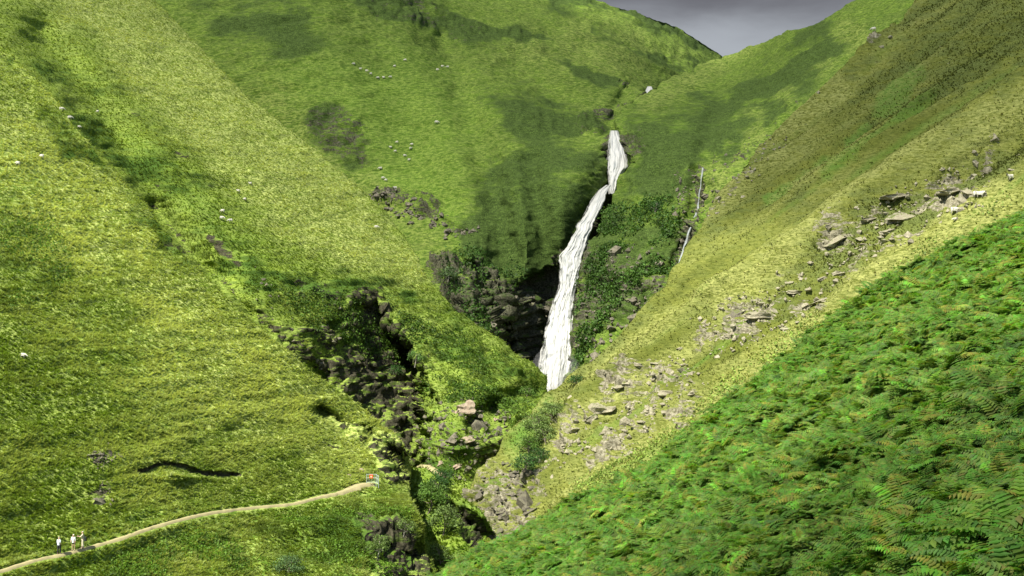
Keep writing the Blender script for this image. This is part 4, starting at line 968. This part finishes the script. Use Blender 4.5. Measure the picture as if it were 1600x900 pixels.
tr = [
 ('rowan_tree', 'I', 668, 800, 5.2, 5.0, G1, 'leafy green tree on the nose below the barrier, largest tree in the gorge', 'tree', 2600, .15, None, .25),
 ('rowan_tree', 'I', 690, 835, 4.4, 4.4, G2, 'paler leafy tree just right of and below the largest gorge tree', 'tree', 1900, .15, None, .25),
 ('shrub', 'I', 682, 765, 3.2, 3.6, G3, 'dark green bush on top of the gorge nose', 'shrub', 1200, .14, None, .1),
 ('shrub', 'I', 688, 880, 3.0, 3.0, G2, 'green bush at the foot of the gorge trees beside the bracken', 'shrub', 900, .13, None, .1),
 ('birch_tree', 'G', 588, 872, 3.2, 3.0, G2, 'thin pale-barked tree leaning from the dark cliff below the path', 'tree', 700, .12, m_birch, .3),
 ('birch_tree', 'G', 632, 838, 2.6, 2.6, G2, 'small pale-branched tree at the top edge of the dark cliff below the path', 'tree', 500, .11, m_birch, .3),
 ('shrub', 'G', 450, 896, 2.3, 2.9, (.11, .19, .07), 'round grey-green bush at the bottom edge left of the cliff', 'shrub', 1700, .09, None, .1),
 ('shrub', 'B', 838, 672, 3.4, 4.2, G4, 'pale green shrub at the top of the thicket on the right slope', 'shrub', 1600, .13, None, .1),
 ('shrub', 'B', 862, 655, 3.2, 3.8, G4, 'pale yellow-green shrub highest in the thicket below the grey rock', 'shrub', 1500, .13, None, .1),
 ('shrub', 'B', 850, 692, 3.4, 3.8, G4, 'pale green shrub in the middle of the thicket', 'shrub', 1400, .13, None, .1),
 ('shrub', 'B', 826, 705, 3.2, 3.4, G1, 'mid green shrub at the left of the thicket', 'shrub', 1200, .13, None, .1),
 ('shrub', 'B', 818, 738, 3.4, 3.6, G3, 'dark green shrub at the lower end of the thicket above the dark rocks', 'shrub', 1300, .13, None, .1),
 ('shrub', 'B', 842, 722, 2.8, 3.0, G3, 'dark green shrub at the lower right of the thicket', 'shrub', 900, .13, None, .1),
 ('shrub', 'B', 898, 600, 2.0, 2.6, G3, 'small green bush on the right slope near the foot of the waterfall', 'shrub', 600, .12, None, .1),
 ('rowan_tree', 'F', 645, 572, 4.2, 3.6, (.10, .20, .05), 'small bright green tree with a pale trunk on top of the dark cliff', 'tree', 700, .14, m_birch, .4),
 ('shrub', 'F', 618, 585, 3.0, 3.2, G3, 'dark bush on the cliff left of the small pale-trunked tree', 'shrub', 700, .15, None, .1),
 ('shrub', 'F', 823, 618, 2.6, 3.2, G1, 'green bush in the hollow under the tip of the middle spur', 'shrub', 700, .14, None, .1),
 ('birch_tree', 'E', 700, 440, 4.6, 4.4, (.09, .15, .06), 'grey-green tree against the dark rock left of the waterfall', 'tree', 800, .2, m_birch, .3),
 ('shrub', 'D', 1022, 330, 3.6, 3.6, G3, 'bush on the far slope between the waterfall and the thin stream', 'shrub', 500, .2, m_birch, .15),
]
for k, q in enumerate(tr):
    tree(q[0], q[1], q[2], q[3], q[4], q[5], q[6], q[7], q[8], q[9], q[10], q[11], 500 + k, q[12])

# low bushy growth on damp crags (ground cover)
def groundcover(name, key, poly, count, size, col, label, seed):
    L = LAY[key]; r = np.random.default_rng(seed); w = pmask(L['s'][:, 0], L['s'][:, 1], poly, 12) * ss(-.15, .2, fbm(L['p'], 1 / 7., 3, seed)); w = w / w.sum()
    i = r.choice(len(L['p']), count, p=w); c = L['p'][i] + L['n'][i] * r.uniform(0, size * 3.0, (count, 1)) + r.normal(0, size, (count, 3))
    nv = r.normal(0, 1, (count, 3)) + L['n'][i]; nv /= np.linalg.norm(nv, axis=1)[:, None]
    t1 = np.cross(nv, r.normal(0, 1, (count, 3))); t1 /= np.linalg.norm(t1, axis=1)[:, None]; t2 = np.cross(nv, t1)
    sz = size * r.uniform(.5, 1.5, (count, 1))
    LV = np.stack([c - t1 * sz, c + t2 * sz * .7, c + t1 * sz, c - t2 * sz * .7], 1).reshape(-1, 3)
    cc = np.array(col) * r.uniform(.55, 1.45, (count, 1)) * (1 + .5 * fbm(c, 1 / 3., 2, seed + 1))[:, None]
    cc = np.repeat(np.concatenate([cc, np.ones((count, 1))], 1), 4, 0)
    tag(link(name, mesh_from(name, LV, np.arange(count * 4).reshape(-1, 4), m_leaf, False, {'tint': cc})), label, 'undergrowth', kind='stuff')
groundcover('undergrowth', 'E', [(690, 400), (760, 380), (830, 400), (800, 460), (780, 560), (740, 540), (700, 480)], 5000, .32, (.05, .11, .02), 'dark green undergrowth on the crag left of the waterfall', 31)
groundcover('undergrowth', 'D', [(915, 340), (1050, 300), (1060, 420), (980, 520), (900, 600), (905, 440)], 12000, .30, (.055, .12, .02), 'green undergrowth on the face right of the waterfall', 32)
groundcover('undergrowth', 'F', [(420, 450), (640, 480), (720, 520), (840, 590), (820, 640), (660, 640), (640, 560), (540, 560)], 14000, .22, (.06, .12, .015), 'green undergrowth at the foot of the middle spur', 33)
groundcover('undergrowth', 'B', [(900, 760), (1010, 690), (1200, 540), (1400, 405), (1600, 290), (1660, 290), (1660, 400), (1200, 640), (900, 830)], 7000, .16, (.20, .30, .06), 'scattered bracken thinning out into the straw-coloured grass above the fern slope', 36)
groundcover('undergrowth', 'G', [(200, 860), (340, 815), (560, 800), (640, 800), (660, 960), (100, 960)], 16000, .11, (.085, .17, .015), 'bright green low plants on the bank below the footpath', 34)
groundcover('undergrowth', 'G', [(-40, 280), (90, 340), (110, 440), (40, 480), (-40, 480)], 2600, .14, (.07, .15, .015), 'darker fern patches at the left edge of the left hillside', 35)

# ------------------------------------------------------------------ sheep
def skin_mesh(verts, edges, rads, mat, sub=1, root=0):
    me = bpy.data.meshes.new('tmp'); me.from_pydata(verts, edges, []); o = bpy.data.objects.new('tmp', me); C.objects.link(o)
    o.modifiers.new('skin', 'SKIN'); sm = o.modifiers.new('sub', 'SUBSURF'); sm.levels = sub; sm.render_levels = sub
    for i, rd in enumerate(rads):
        sv = me.skin_vertices[0].data[i]; sv.radius = (rd, rd) if not isinstance(rd, tuple) else rd; sv.use_root = (i == root)
    dg = bpy.context.evaluated_depsgraph_get(); dg.update()
    r = bpy.data.meshes.new_from_object(o.evaluated_get(dg)); bpy.data.objects.remove(o); bpy.data.meshes.remove(me)
    r.materials.clear(); r.materials.append(mat)
    for p in r.polygons: p.use_smooth = True
    return r
m_wool = simple_mat('wool', (.60, .58, .52), .95, .12, 12)
m_face = simple_mat('dark_face', (.10, .09, .08), .8)
m_leg = simple_mat('sheep_leg', (.30, .28, .24), .8)
def sheep_mesh(pose):
    hz = .42 if pose == 'graze' else .95; hx = .82 if pose == 'graze' else .74
    v = [(0, 0, .64), (-.32, 0, .64), (-.46, 0, .62), (.28, 0, .66), (.44, 0, .70), ((.44 + hx) / 2 + .05, 0, (.70 + hz) / 2), (hx, 0, hz), (hx + .16, 0, hz - .08)]
    e = [(0, 1), (1, 2), (0, 3), (3, 4), (4, 5), (5, 6), (6, 7)]; r = [.27, .27, .17, .26, .19, .12, .085, .05]
    for lx, par in ((.28, 3), (-.32, 1)):
        for sy in (-1, 1):
            b = len(v); k = .03 if lx > 0 else -.05
            v += [(lx, sy * .14, .42), (lx + k, sy * .14, .22), (lx, sy * .14, .02)]
            e += [(par, b), (b, b + 1), (b + 1, b + 2)]; r += [.075, .038, .03]
    me = skin_mesh(v, e, r, m_wool, 2)
    me.materials.append(m_face); me.materials.append(m_leg)
    for p in me.polygons:
        c = p.center
        if c.x > hx - .06 and c.z < hz + .2 and c.x > .55: p.material_index = 1 if pose == 'stand' else 0
        elif c.z < .34 and abs(c.x) < .5: p.material_index = 2
    return me
SH = {'graze': sheep_mesh('graze'), 'stand': sheep_mesh('stand')}
def sheep(key, px, py, label, group=None, sc=1.0):
    p, n = surf(key, px, py); pose = random.choice(['graze', 'graze', 'stand'])
    o = link('sheep', SH[pose]); o.location = Vector(p) + Vector((0, 0, .12)); o.scale = (sc,) * 3
    o.rotation_euler = (0, 0, random.choice([0, math.pi]) + random.uniform(-.6, .6))
    return tag(o, label, 'sheep', group)
for a, b in [(554, 100), (564, 108), (575, 113), (580, 116), (594, 123), (599, 121), (610, 120), (618, 103), (632, 93)]:
    sheep('E', a, b, 'tiny white sheep in the scattered upper flock high on the far hill', 'upper flock on the far hill', .95)
sheep('E', 685, 108, 'white sheep at the lower left of the three close together high on the far hill', None, .95)
sheep('E', 692, 103, 'white sheep in the middle of the three close together high on the far hill', None, .95)
sheep('E', 697.5, 105.5, 'white sheep at the right of the three close together high on the far hill', None, .95)
sheep('E', 682, 191, 'white sheep alone in mid slope of the far hill between the two flocks', None, 1.2)
for a, b in [(621, 222), (612, 230), (644, 224), (640, 231), (618, 237), (631, 243), (639, 250)]:
    sheep('E', a, b, 'white sheep in the compact flock halfway down the far hill', 'lower flock on the far hill', .9)
sheep('E', 593, 265, 'white sheep above the small grey scrape under the lower flock', None, 1.1)
for a, b in [(598, 279), (603, 282)]: sheep('E', a, b, 'one of two white sheep side by side near the crest of the middle spur', 'pair by the spur crest', 1.0)
sheep('E', 620, 297, 'white sheep beside the line of grey rocks behind the spur crest', None, 1.1)
sheep('F', 349, 332, 'white sheep uppermost of the three in the hollow of the middle spur')
sheep('F', 347, 342, 'white sheep lower left of the three in the hollow of the middle spur')
sheep('F', 360, 346, 'white sheep rightmost of the three in the hollow of the middle spur')
sheep('F', 588, 357, 'lone white sheep near the crest of the middle spur')
for a, b in [(384, 312), (373, 300), (391, 287)]: sheep('F', a, b, 'small white sheep above the three in the hollow of the middle spur', 'sheep above the hollow', .8)
for a, b in [(153, 176), (111, 183), (126, 201), (97, 173)]: sheep('F' if a > 120 else 'G', a, b, 'small white sheep near the faint gully at upper left', 'sheep by the upper left gully', .75)
sheep('G', 66, 248, 'white sheep right one of two at the top of the left hillside', None, .8)
sheep('G', 28, 258, 'white sheep left one of two at the top of the left hillside', None, .8)
sheep('G', 38, 560, 'small white sheep alone low on the left edge of the hillside', None, .7)
sheep('B', 1579, 281, 'white sheep at the far right edge above the bracken')
sheep('B', 1521, 308, 'left of the two white sheep side by side above the bracken')
sheep('B', 1530, 308, 'right of the two white sheep side by side above the bracken')
sheep('B', 1490, 333, 'largest white sheep grazing on the straw-coloured strip above the bracken', None, 1.15)
sheep('B', 1490, 345, 'small white lamb just below the largest sheep above the bracken', None, .55)
sheep('B', 1344, 22, 'tiny white sheep close under the right skyline', None, .9)

# ------------------------------------------------------------------ people
m_skin = simple_mat('skin', (.55, .36, .26), .6, .06)
m_white = simple_mat('white_cotton', (.72, .73, .74), .85, .06)
m_pblue = simple_mat('pale_blue_cotton', (.60, .68, .76), .85, .06)
m_black = simple_mat('dark_trousers', (.018, .02, .026), .85)
m_cream = simple_mat('cream_cotton', (.66, .60, .46), .85, .06)
m_ghair = simple_mat('white_hair', (.62, .60, .56), .8)
m_bag = simple_mat('dark_bag', (.02, .028, .028), .7)
m_shoe = simple_mat('shoe', (.10, .09, .08), .7)
def person(px, py, yaw, label, shirt, legs_m, hair_m, armL, armR, stride=.12, shorts=False, long_top=False, scale=1.0, hat=False, bag=False):
    p, n = surf('G', px, py); k = int(np.argmin(np.abs(PX_ - px))); p = PP[k] + np.array([0, 0, .23])
    root = link('person', None, loc=Vector(p)); root.rotation_euler = (0, 0, yaw); root.scale = (scale,) * 3
    tag(root, label, 'person')
    # x = right of the body, y = forward
    sx = .19
    J = dict(pel=(0, 0, .95), wst=(0, 0, 1.10), chest=(0, .01, 1.32), nck=(0, .0, 1.48), hd0=(0, .02, 1.56), hd=(0, .03, 1.66), hdt=(0, .02, 1.73))
    names = list(J); V = [J[q] for q in names]; R_ = [.15, .14, (.17, .13), .065, .075, .10, .07]; E = [(0, 1), (1, 2), (2, 3), (3, 4), (4, 5), (5, 6)]
    def chain(par, pts, rads):
        prev = par
        for q, rr in zip(pts, rads): V.append(q); R_.append(rr); E.append((prev, len(V) - 1)); prev = len(V) - 1
        return prev
    LEG = {}
    for sg in (-1, 1):
        st = stride * sg
        pts = [(sg * .10, st * .2, .86), (sg * .10, st * .6 + .02, .50), (sg * .10, st, .09), (sg * .11, st + .13, .035)]
        chain(0, pts, [.095, .062, .042, .04]); LEG[sg] = pts
    ARM = {}
    for sg, (el, ha) in ((-1, armL), (1, armR)):
        pts = [(sg * sx, 0, 1.41), el, ha]; hnd = chain(2, pts, [.06, .042, .03]); ARM[sg] = pts
        d = Vector(ha) - Vector(el); d.normalize(); side = Vector((0, 1, 0)) if abs(d.z) > .7 else Vector((0, 0, 1))
        palm = Vector(ha) + d * .07; chain(hnd, [tuple(palm)], [.036]); pi_ = len(V) - 1
        for f_, ln in enumerate((.075, .09, .085, .065)):
            o_ = side * (f_ - 1.5) * .02; chain(pi_, [tuple(palm + d * .03 + o_), tuple(palm + d * (.03 + ln * .6) + o_), tuple(palm + d * (.03 + ln) * .95 + o_ - Vector((sg * .02, 0, 0)))], [.009, .009, .008])
        chain(hnd, [tuple(Vector(ha) + d * .05 + side * .045), tuple(Vector(ha) + d * .09 + side * .055)], [.011, .009])
    # nose and ears are part of the body surface
    chain(5, [(0, .135, 1.65)], [.016]); chain(5, [(.10, .02, 1.66)], [.018]); chain(5, [(-.10, .02, 1.66)], [.018])
    body = link('body', skin_mesh(V, E, R_, m_skin, 1), root)
    # eyes and mouth
    bmv = []; 
    # shirt
    bot = .80 if long_top else .93
    SV = [(0, 0, bot), (0, 0, 1.10), (0, .01, 1.32), (0, 0, 1.46)]; SR = [.185 if not long_top else .21, .17, (.20, .155), .075]; SE = [(0, 1), (1, 2), (2, 3)]
    for sg in (-1, 1):
        a, el, ha = [Vector(q) for q in ARM[sg]]; b = len(SV)
        SV += [tuple(a), tuple(a * .3 + el * .7), tuple(el * .55 + ha * .45)]; SR += [.085, .066, .05]; SE += [(2, b), (b, b + 1), (b + 1, b + 2)]
    link('shirt', skin_mesh(SV, SE, SR, shirt, 2, 1), root)
    TV = [(0, 0, 1.02), (0, 0, .93)]; TR = [.165, .175]; TE = [(0, 1)]
    for sg in (-1, 1):
        l = LEG[sg]; b = len(TV); end = l[1] if shorts else l[2]
        TV += [l[0], tuple(Vector(l[0]) * .45 + Vector(l[1]) * .55)]; TR += [.115, .10]; TE += [(1, b), (b, b + 1)]
        if not shorts: TV += [l[1], tuple(Vector(l[2]) + Vector((0, 0, .03)))]; TR += [.085, .07]; TE += [(b + 1, b + 2), (b + 2, b + 3)]
        link('shoe', skin_mesh([tuple(Vector(l[2]) - Vector((0, .05, .04))), tuple(Vector(l[3]) + Vector((0, -.05, 0))), tuple(Vector(l[3]) + Vector((0, .03, 0)))], [(0, 1), (1, 2)], [.055, .05, .04], m_shoe, 1), root)
    link('shorts' if shorts else 'trousers', skin_mesh(TV, TE, TR, legs_m, 2, 1), root)
    link('hat' if hat else 'hair', skin_mesh([(0, -.015, 1.69), (0, -.01, 1.76)] + ([(0, 0, 1.71)] if False else []), [(0, 1)], [.115, .07], hair_m, 2), root)
    return root
PX_ = 800 + F * PP[:, 0] / PP[:, 1]
AW = math.atan2(40, 30)
hang = lambda s_: ((s_ * .25, -.02, 1.16), (s_ * .24, .06, .92))
person(92, 868, -.5, 'man in pale blue shirt and dark trousers walking behind the other two', m_pblue, m_black, m_ghair, hang(-1), ((.27, -.06, 1.16), (.2, .1, 1.02)), .10)
person(116, 862, 2.8, 'person in loose white top, pale hat and dark shorts, between the other two walkers', m_white, m_black, m_white, hang(-1), ((.27, .04, 1.17), (.22, .18, 1.0)), .08, True, True, .95, hat=True)
person(128, 858, 1.7, 'walker in cream clothes reaching one arm forward with a dark bag behind', m_cream, m_cream, m_ghair, ((-.25, .12, 1.22), (-.16, .40, 1.26)), hang(1), .08, False, False, 1.0)
# bag worn by the third walker: a thing held by another stays top-level
pz = PP[int(np.argmin(np.abs(PX_ - 128)))] + np.array([.28, .0, .23 + .95])
bm = bmesh.new(); bmesh.ops.create_cube(bm, size=1); bmesh.ops.scale(bm, vec=(.18, .30, .46), verts=bm.verts); bmesh.ops.bevel(bm, geom=bm.edges[:] , offset=.05, segments=3, profile=.6, affect='EDGES')
me = bpy.data.meshes.new('bag'); bm.to_mesh(me); bm.free(); me.materials.append(m_bag)
bag = link('bag', me, loc=Vector(pz)); tag(bag, 'dark bag hanging at the back of the cream-clothed walker', 'bag')
V, Fc = [], []; tube(V, Fc, [(-.05, -.1, .2), (-.14, -.05, .4), (-.16, .0, .48), (-.14, .06, .4), (-.05, .1, .2)], [.02] * 5); link('strap', mesh_from('strap', np.array(V), np.array(Fc), m_bag), bag)

# ------------------------------------------------------------------ barrier with orange notice
m_steel = simple_mat('galvanised_steel', (.42, .48, .52), .5, .1, 5, .2)
m_orange = simple_mat('orange_plastic', (.80, .10, .02), .6, .08)
m_cell = simple_mat('notice_paper', (.80, .55, .35), .7, .05)
p0 = px2w(571, 756, surf('G', 571, 757)[0][1]); p1 = surf('G', 588, 757)[0]
base = surf('G', 572, 757)[0] + np.array([0, 0, .2])
br = link('barrier', None, loc=Vector(base)); tag(br, 'grey metal barrier with an orange notice closing the end of the footpath', 'barrier')
def cyl(name, pts, r_, mat, parent):
    V, Fc = [], []; tube(V, Fc, pts, [r_] * len(pts), 6); return link(name, mesh_from(name, np.array(V), np.array(Fc), mat), parent)
w1 = 1.3; q2 = np.array([1.72, -.75, 0])
top = 1.25
for x, y in ((0, 0), (1.28, 0), (1.72, -1.1)): cyl('post', [(x, y, -.4), (x, y, top + .05)], .04, m_steel, br)
for z in (top, .78, .2):
    cyl('rail', [(0, 0, z), (1.28, 0, z)], .03, m_steel, br); cyl('rail', [(1.28, 0, z), (1.72, -1.1, z - .1)], .03, m_steel, br)
for k in range(1, 6): cyl('bar', [(1.28 * k / 6, 0, .2), (1.28 * k / 6, 0, top)], .014, m_steel, br)
for k in range(1, 5): cyl('bar', [(1.28 + .44 * k / 5, -1.1 * k / 5, .15), (1.28 + .44 * k / 5, -1.1 * k / 5, top - .04)], .014, m_steel, br)
def boxm(name, c, s_, mat, parent, bev=.01):
    bm = bmesh.new(); bmesh.ops.create_cube(bm, size=1); bmesh.ops.scale(bm, vec=s_, verts=bm.verts); bmesh.ops.translate(bm, vec=c, verts=bm.verts)
    bmesh.ops.bevel(bm, geom=bm.edges[:], offset=bev, segments=2, affect='EDGES'); me = bpy.data.meshes.new(name); bm.to_mesh(me); bm.free(); me.materials.append(mat)
    return link(name, me, parent)
sg = boxm('notice', (.62, -.05, .98), (.46, .03, .52), m_orange, br)
boxm('notice_text_panel', (.62, -.075, .95), (.24, .012, .22), m_cell, sg, .003)

# ------------------------------------------------------------------ clouds between sun and valley (unseen, added to shade slopes and bracken)
def shade_cloud(center, rad, dens, seed, label):
    m, nt, out = new_mat('shade_cloud_volume'); g = N(nt)
    vs = g.n('ShaderNodeVolumePrincipled'); vs.inputs['Color'].default_value = (.95, .95, .97, 1); vs.inputs['Density'].default_value = dens; vs.inputs['Anisotropy'].default_value = .4
    nt.links.new(vs.outputs[0], out.inputs['Volume'])
    bm = bmesh.new(); bmesh.ops.create_icosphere(bm, subdivisions=4, radius=1)
    P = np.array([v.co[:] for v in bm.verts]); P = P * (1 + .5 * fbm(P, 1.3, 4, seed))[:, None] * np.array(rad)
    for v, q in zip(bm.verts, P): v.co = q
    me = bpy.data.meshes.new('shade_cloud'); bm.to_mesh(me); bm.free(); me.materials.append(m)
    o = link('shade_cloud', me, loc=center); tag(o, label, 'shade_cloud', kind='structure')
def above(px, py, Y, t): return Vector(px2w(px, py, Y) + SUN * t)
SHADE_CLOUDS = True
if SHADE_CLOUDS:
    shade_cloud(above(900, 120, 450, 1400), (330, 190, 60), .0045, 3, 'high unseen volume added to shade the far hill and the head of the valley')
    shade_cloud(above(1640, 1000, 15, 480), (21, 13, 9), .032, 8, 'small unseen volume added to shade the near corner of the bracken')
    shade_cloud(above(1560, -20, 225, 1300), (95, 60, 35), .016, 5, 'denser unseen volume added to shade the top of the right hillside')

# ------------------------------------------------------------------ world, sun, camera
sc = bpy.context.scene
w = bpy.data.worlds.new('World'); sc.world = w; w.use_nodes = True; nt = w.node_tree; nt.nodes.clear(); g = N(nt)
out = nt.nodes.new('ShaderNodeOutputWorld'); bg = nt.nodes.new('ShaderNodeBackground'); bg.inputs['Strength'].default_value = .10
sky = nt.nodes.new('ShaderNodeTexSky'); sky.sky_type = 'NISHITA'; sky.sun_disc = False
el = math.asin(SUN[2]); az = math.atan2(SUN[0], SUN[1]); sky.sun_elevation = el; sky.sun_rotation = az
tc = nt.nodes.new('ShaderNodeTexCoord').outputs['Generated']
sp = nt.nodes.new('ShaderNodeSeparateXYZ'); nt.links.new(tc, sp.inputs[0])
nz = g.noise(g.map(tc, (1, 1, 3)), 5., 6, .6, .3)
nz2 = g.noise(g.map(tc, (1, 1, 3.5)), 9., 5, .55, .3)
hgt = g.m('ADD', g.rng(sp.outputs[2], .17, .245), g.m('MULTIPLY', g.m('SUBTRACT', nz2, .5), .9))
cc = g.mix(g.rng(hgt, 0., 1.1), (2.0, 2.15, 2.35), (.74, .75, .86))
front = g.m('ADD', sp.outputs[1], g.m('MULTIPLY', g.m('SUBTRACT', nz, .5), .8))
fac = g.rng(front, -.1, .45, 0., 1.)
fac2 = g.m('MAXIMUM', fac, g.rng(nz, .42, .6, .25, .75))
nt.links.new(g.mix(fac2, sky.outputs[0], cc), bg.inputs['Color']); nt.links.new(bg.outputs[0], out.inputs[0])

sd = bpy.data.lights.new('sun', 'SUN'); sd.energy = 4.6; sd.angle = math.radians(.5); sd.color = (1, .94, .78)
so = bpy.data.objects.new('sun', sd); C.objects.link(so)
so.rotation_euler = Vector(SUN).to_track_quat('Z', 'Y').to_euler()
cd = bpy.data.cameras.new('camera'); cam = bpy.data.objects.new('camera', cd); C.objects.link(cam)
cd.sensor_width = 36; cd.lens = F / 1600 * 36; cd.clip_end = 20000; cd.clip_start = .5
cam.location = (0, 0, 0); cam.rotation_euler = (math.pi / 2, 0, 0); sc.camera = cam
sc.render.engine = 'CYCLES'; sc.cycles.max_bounces = 4; sc.cycles.diffuse_bounces = 2; sc.cycles.transmission_bounces = 2; sc.cycles.volume_bounces = 0
sc.view_settings.view_transform = 'Standard'; sc.view_settings.look = 'None'; sc.view_settings.gamma = 1; sc.view_settings.exposure = 1.05
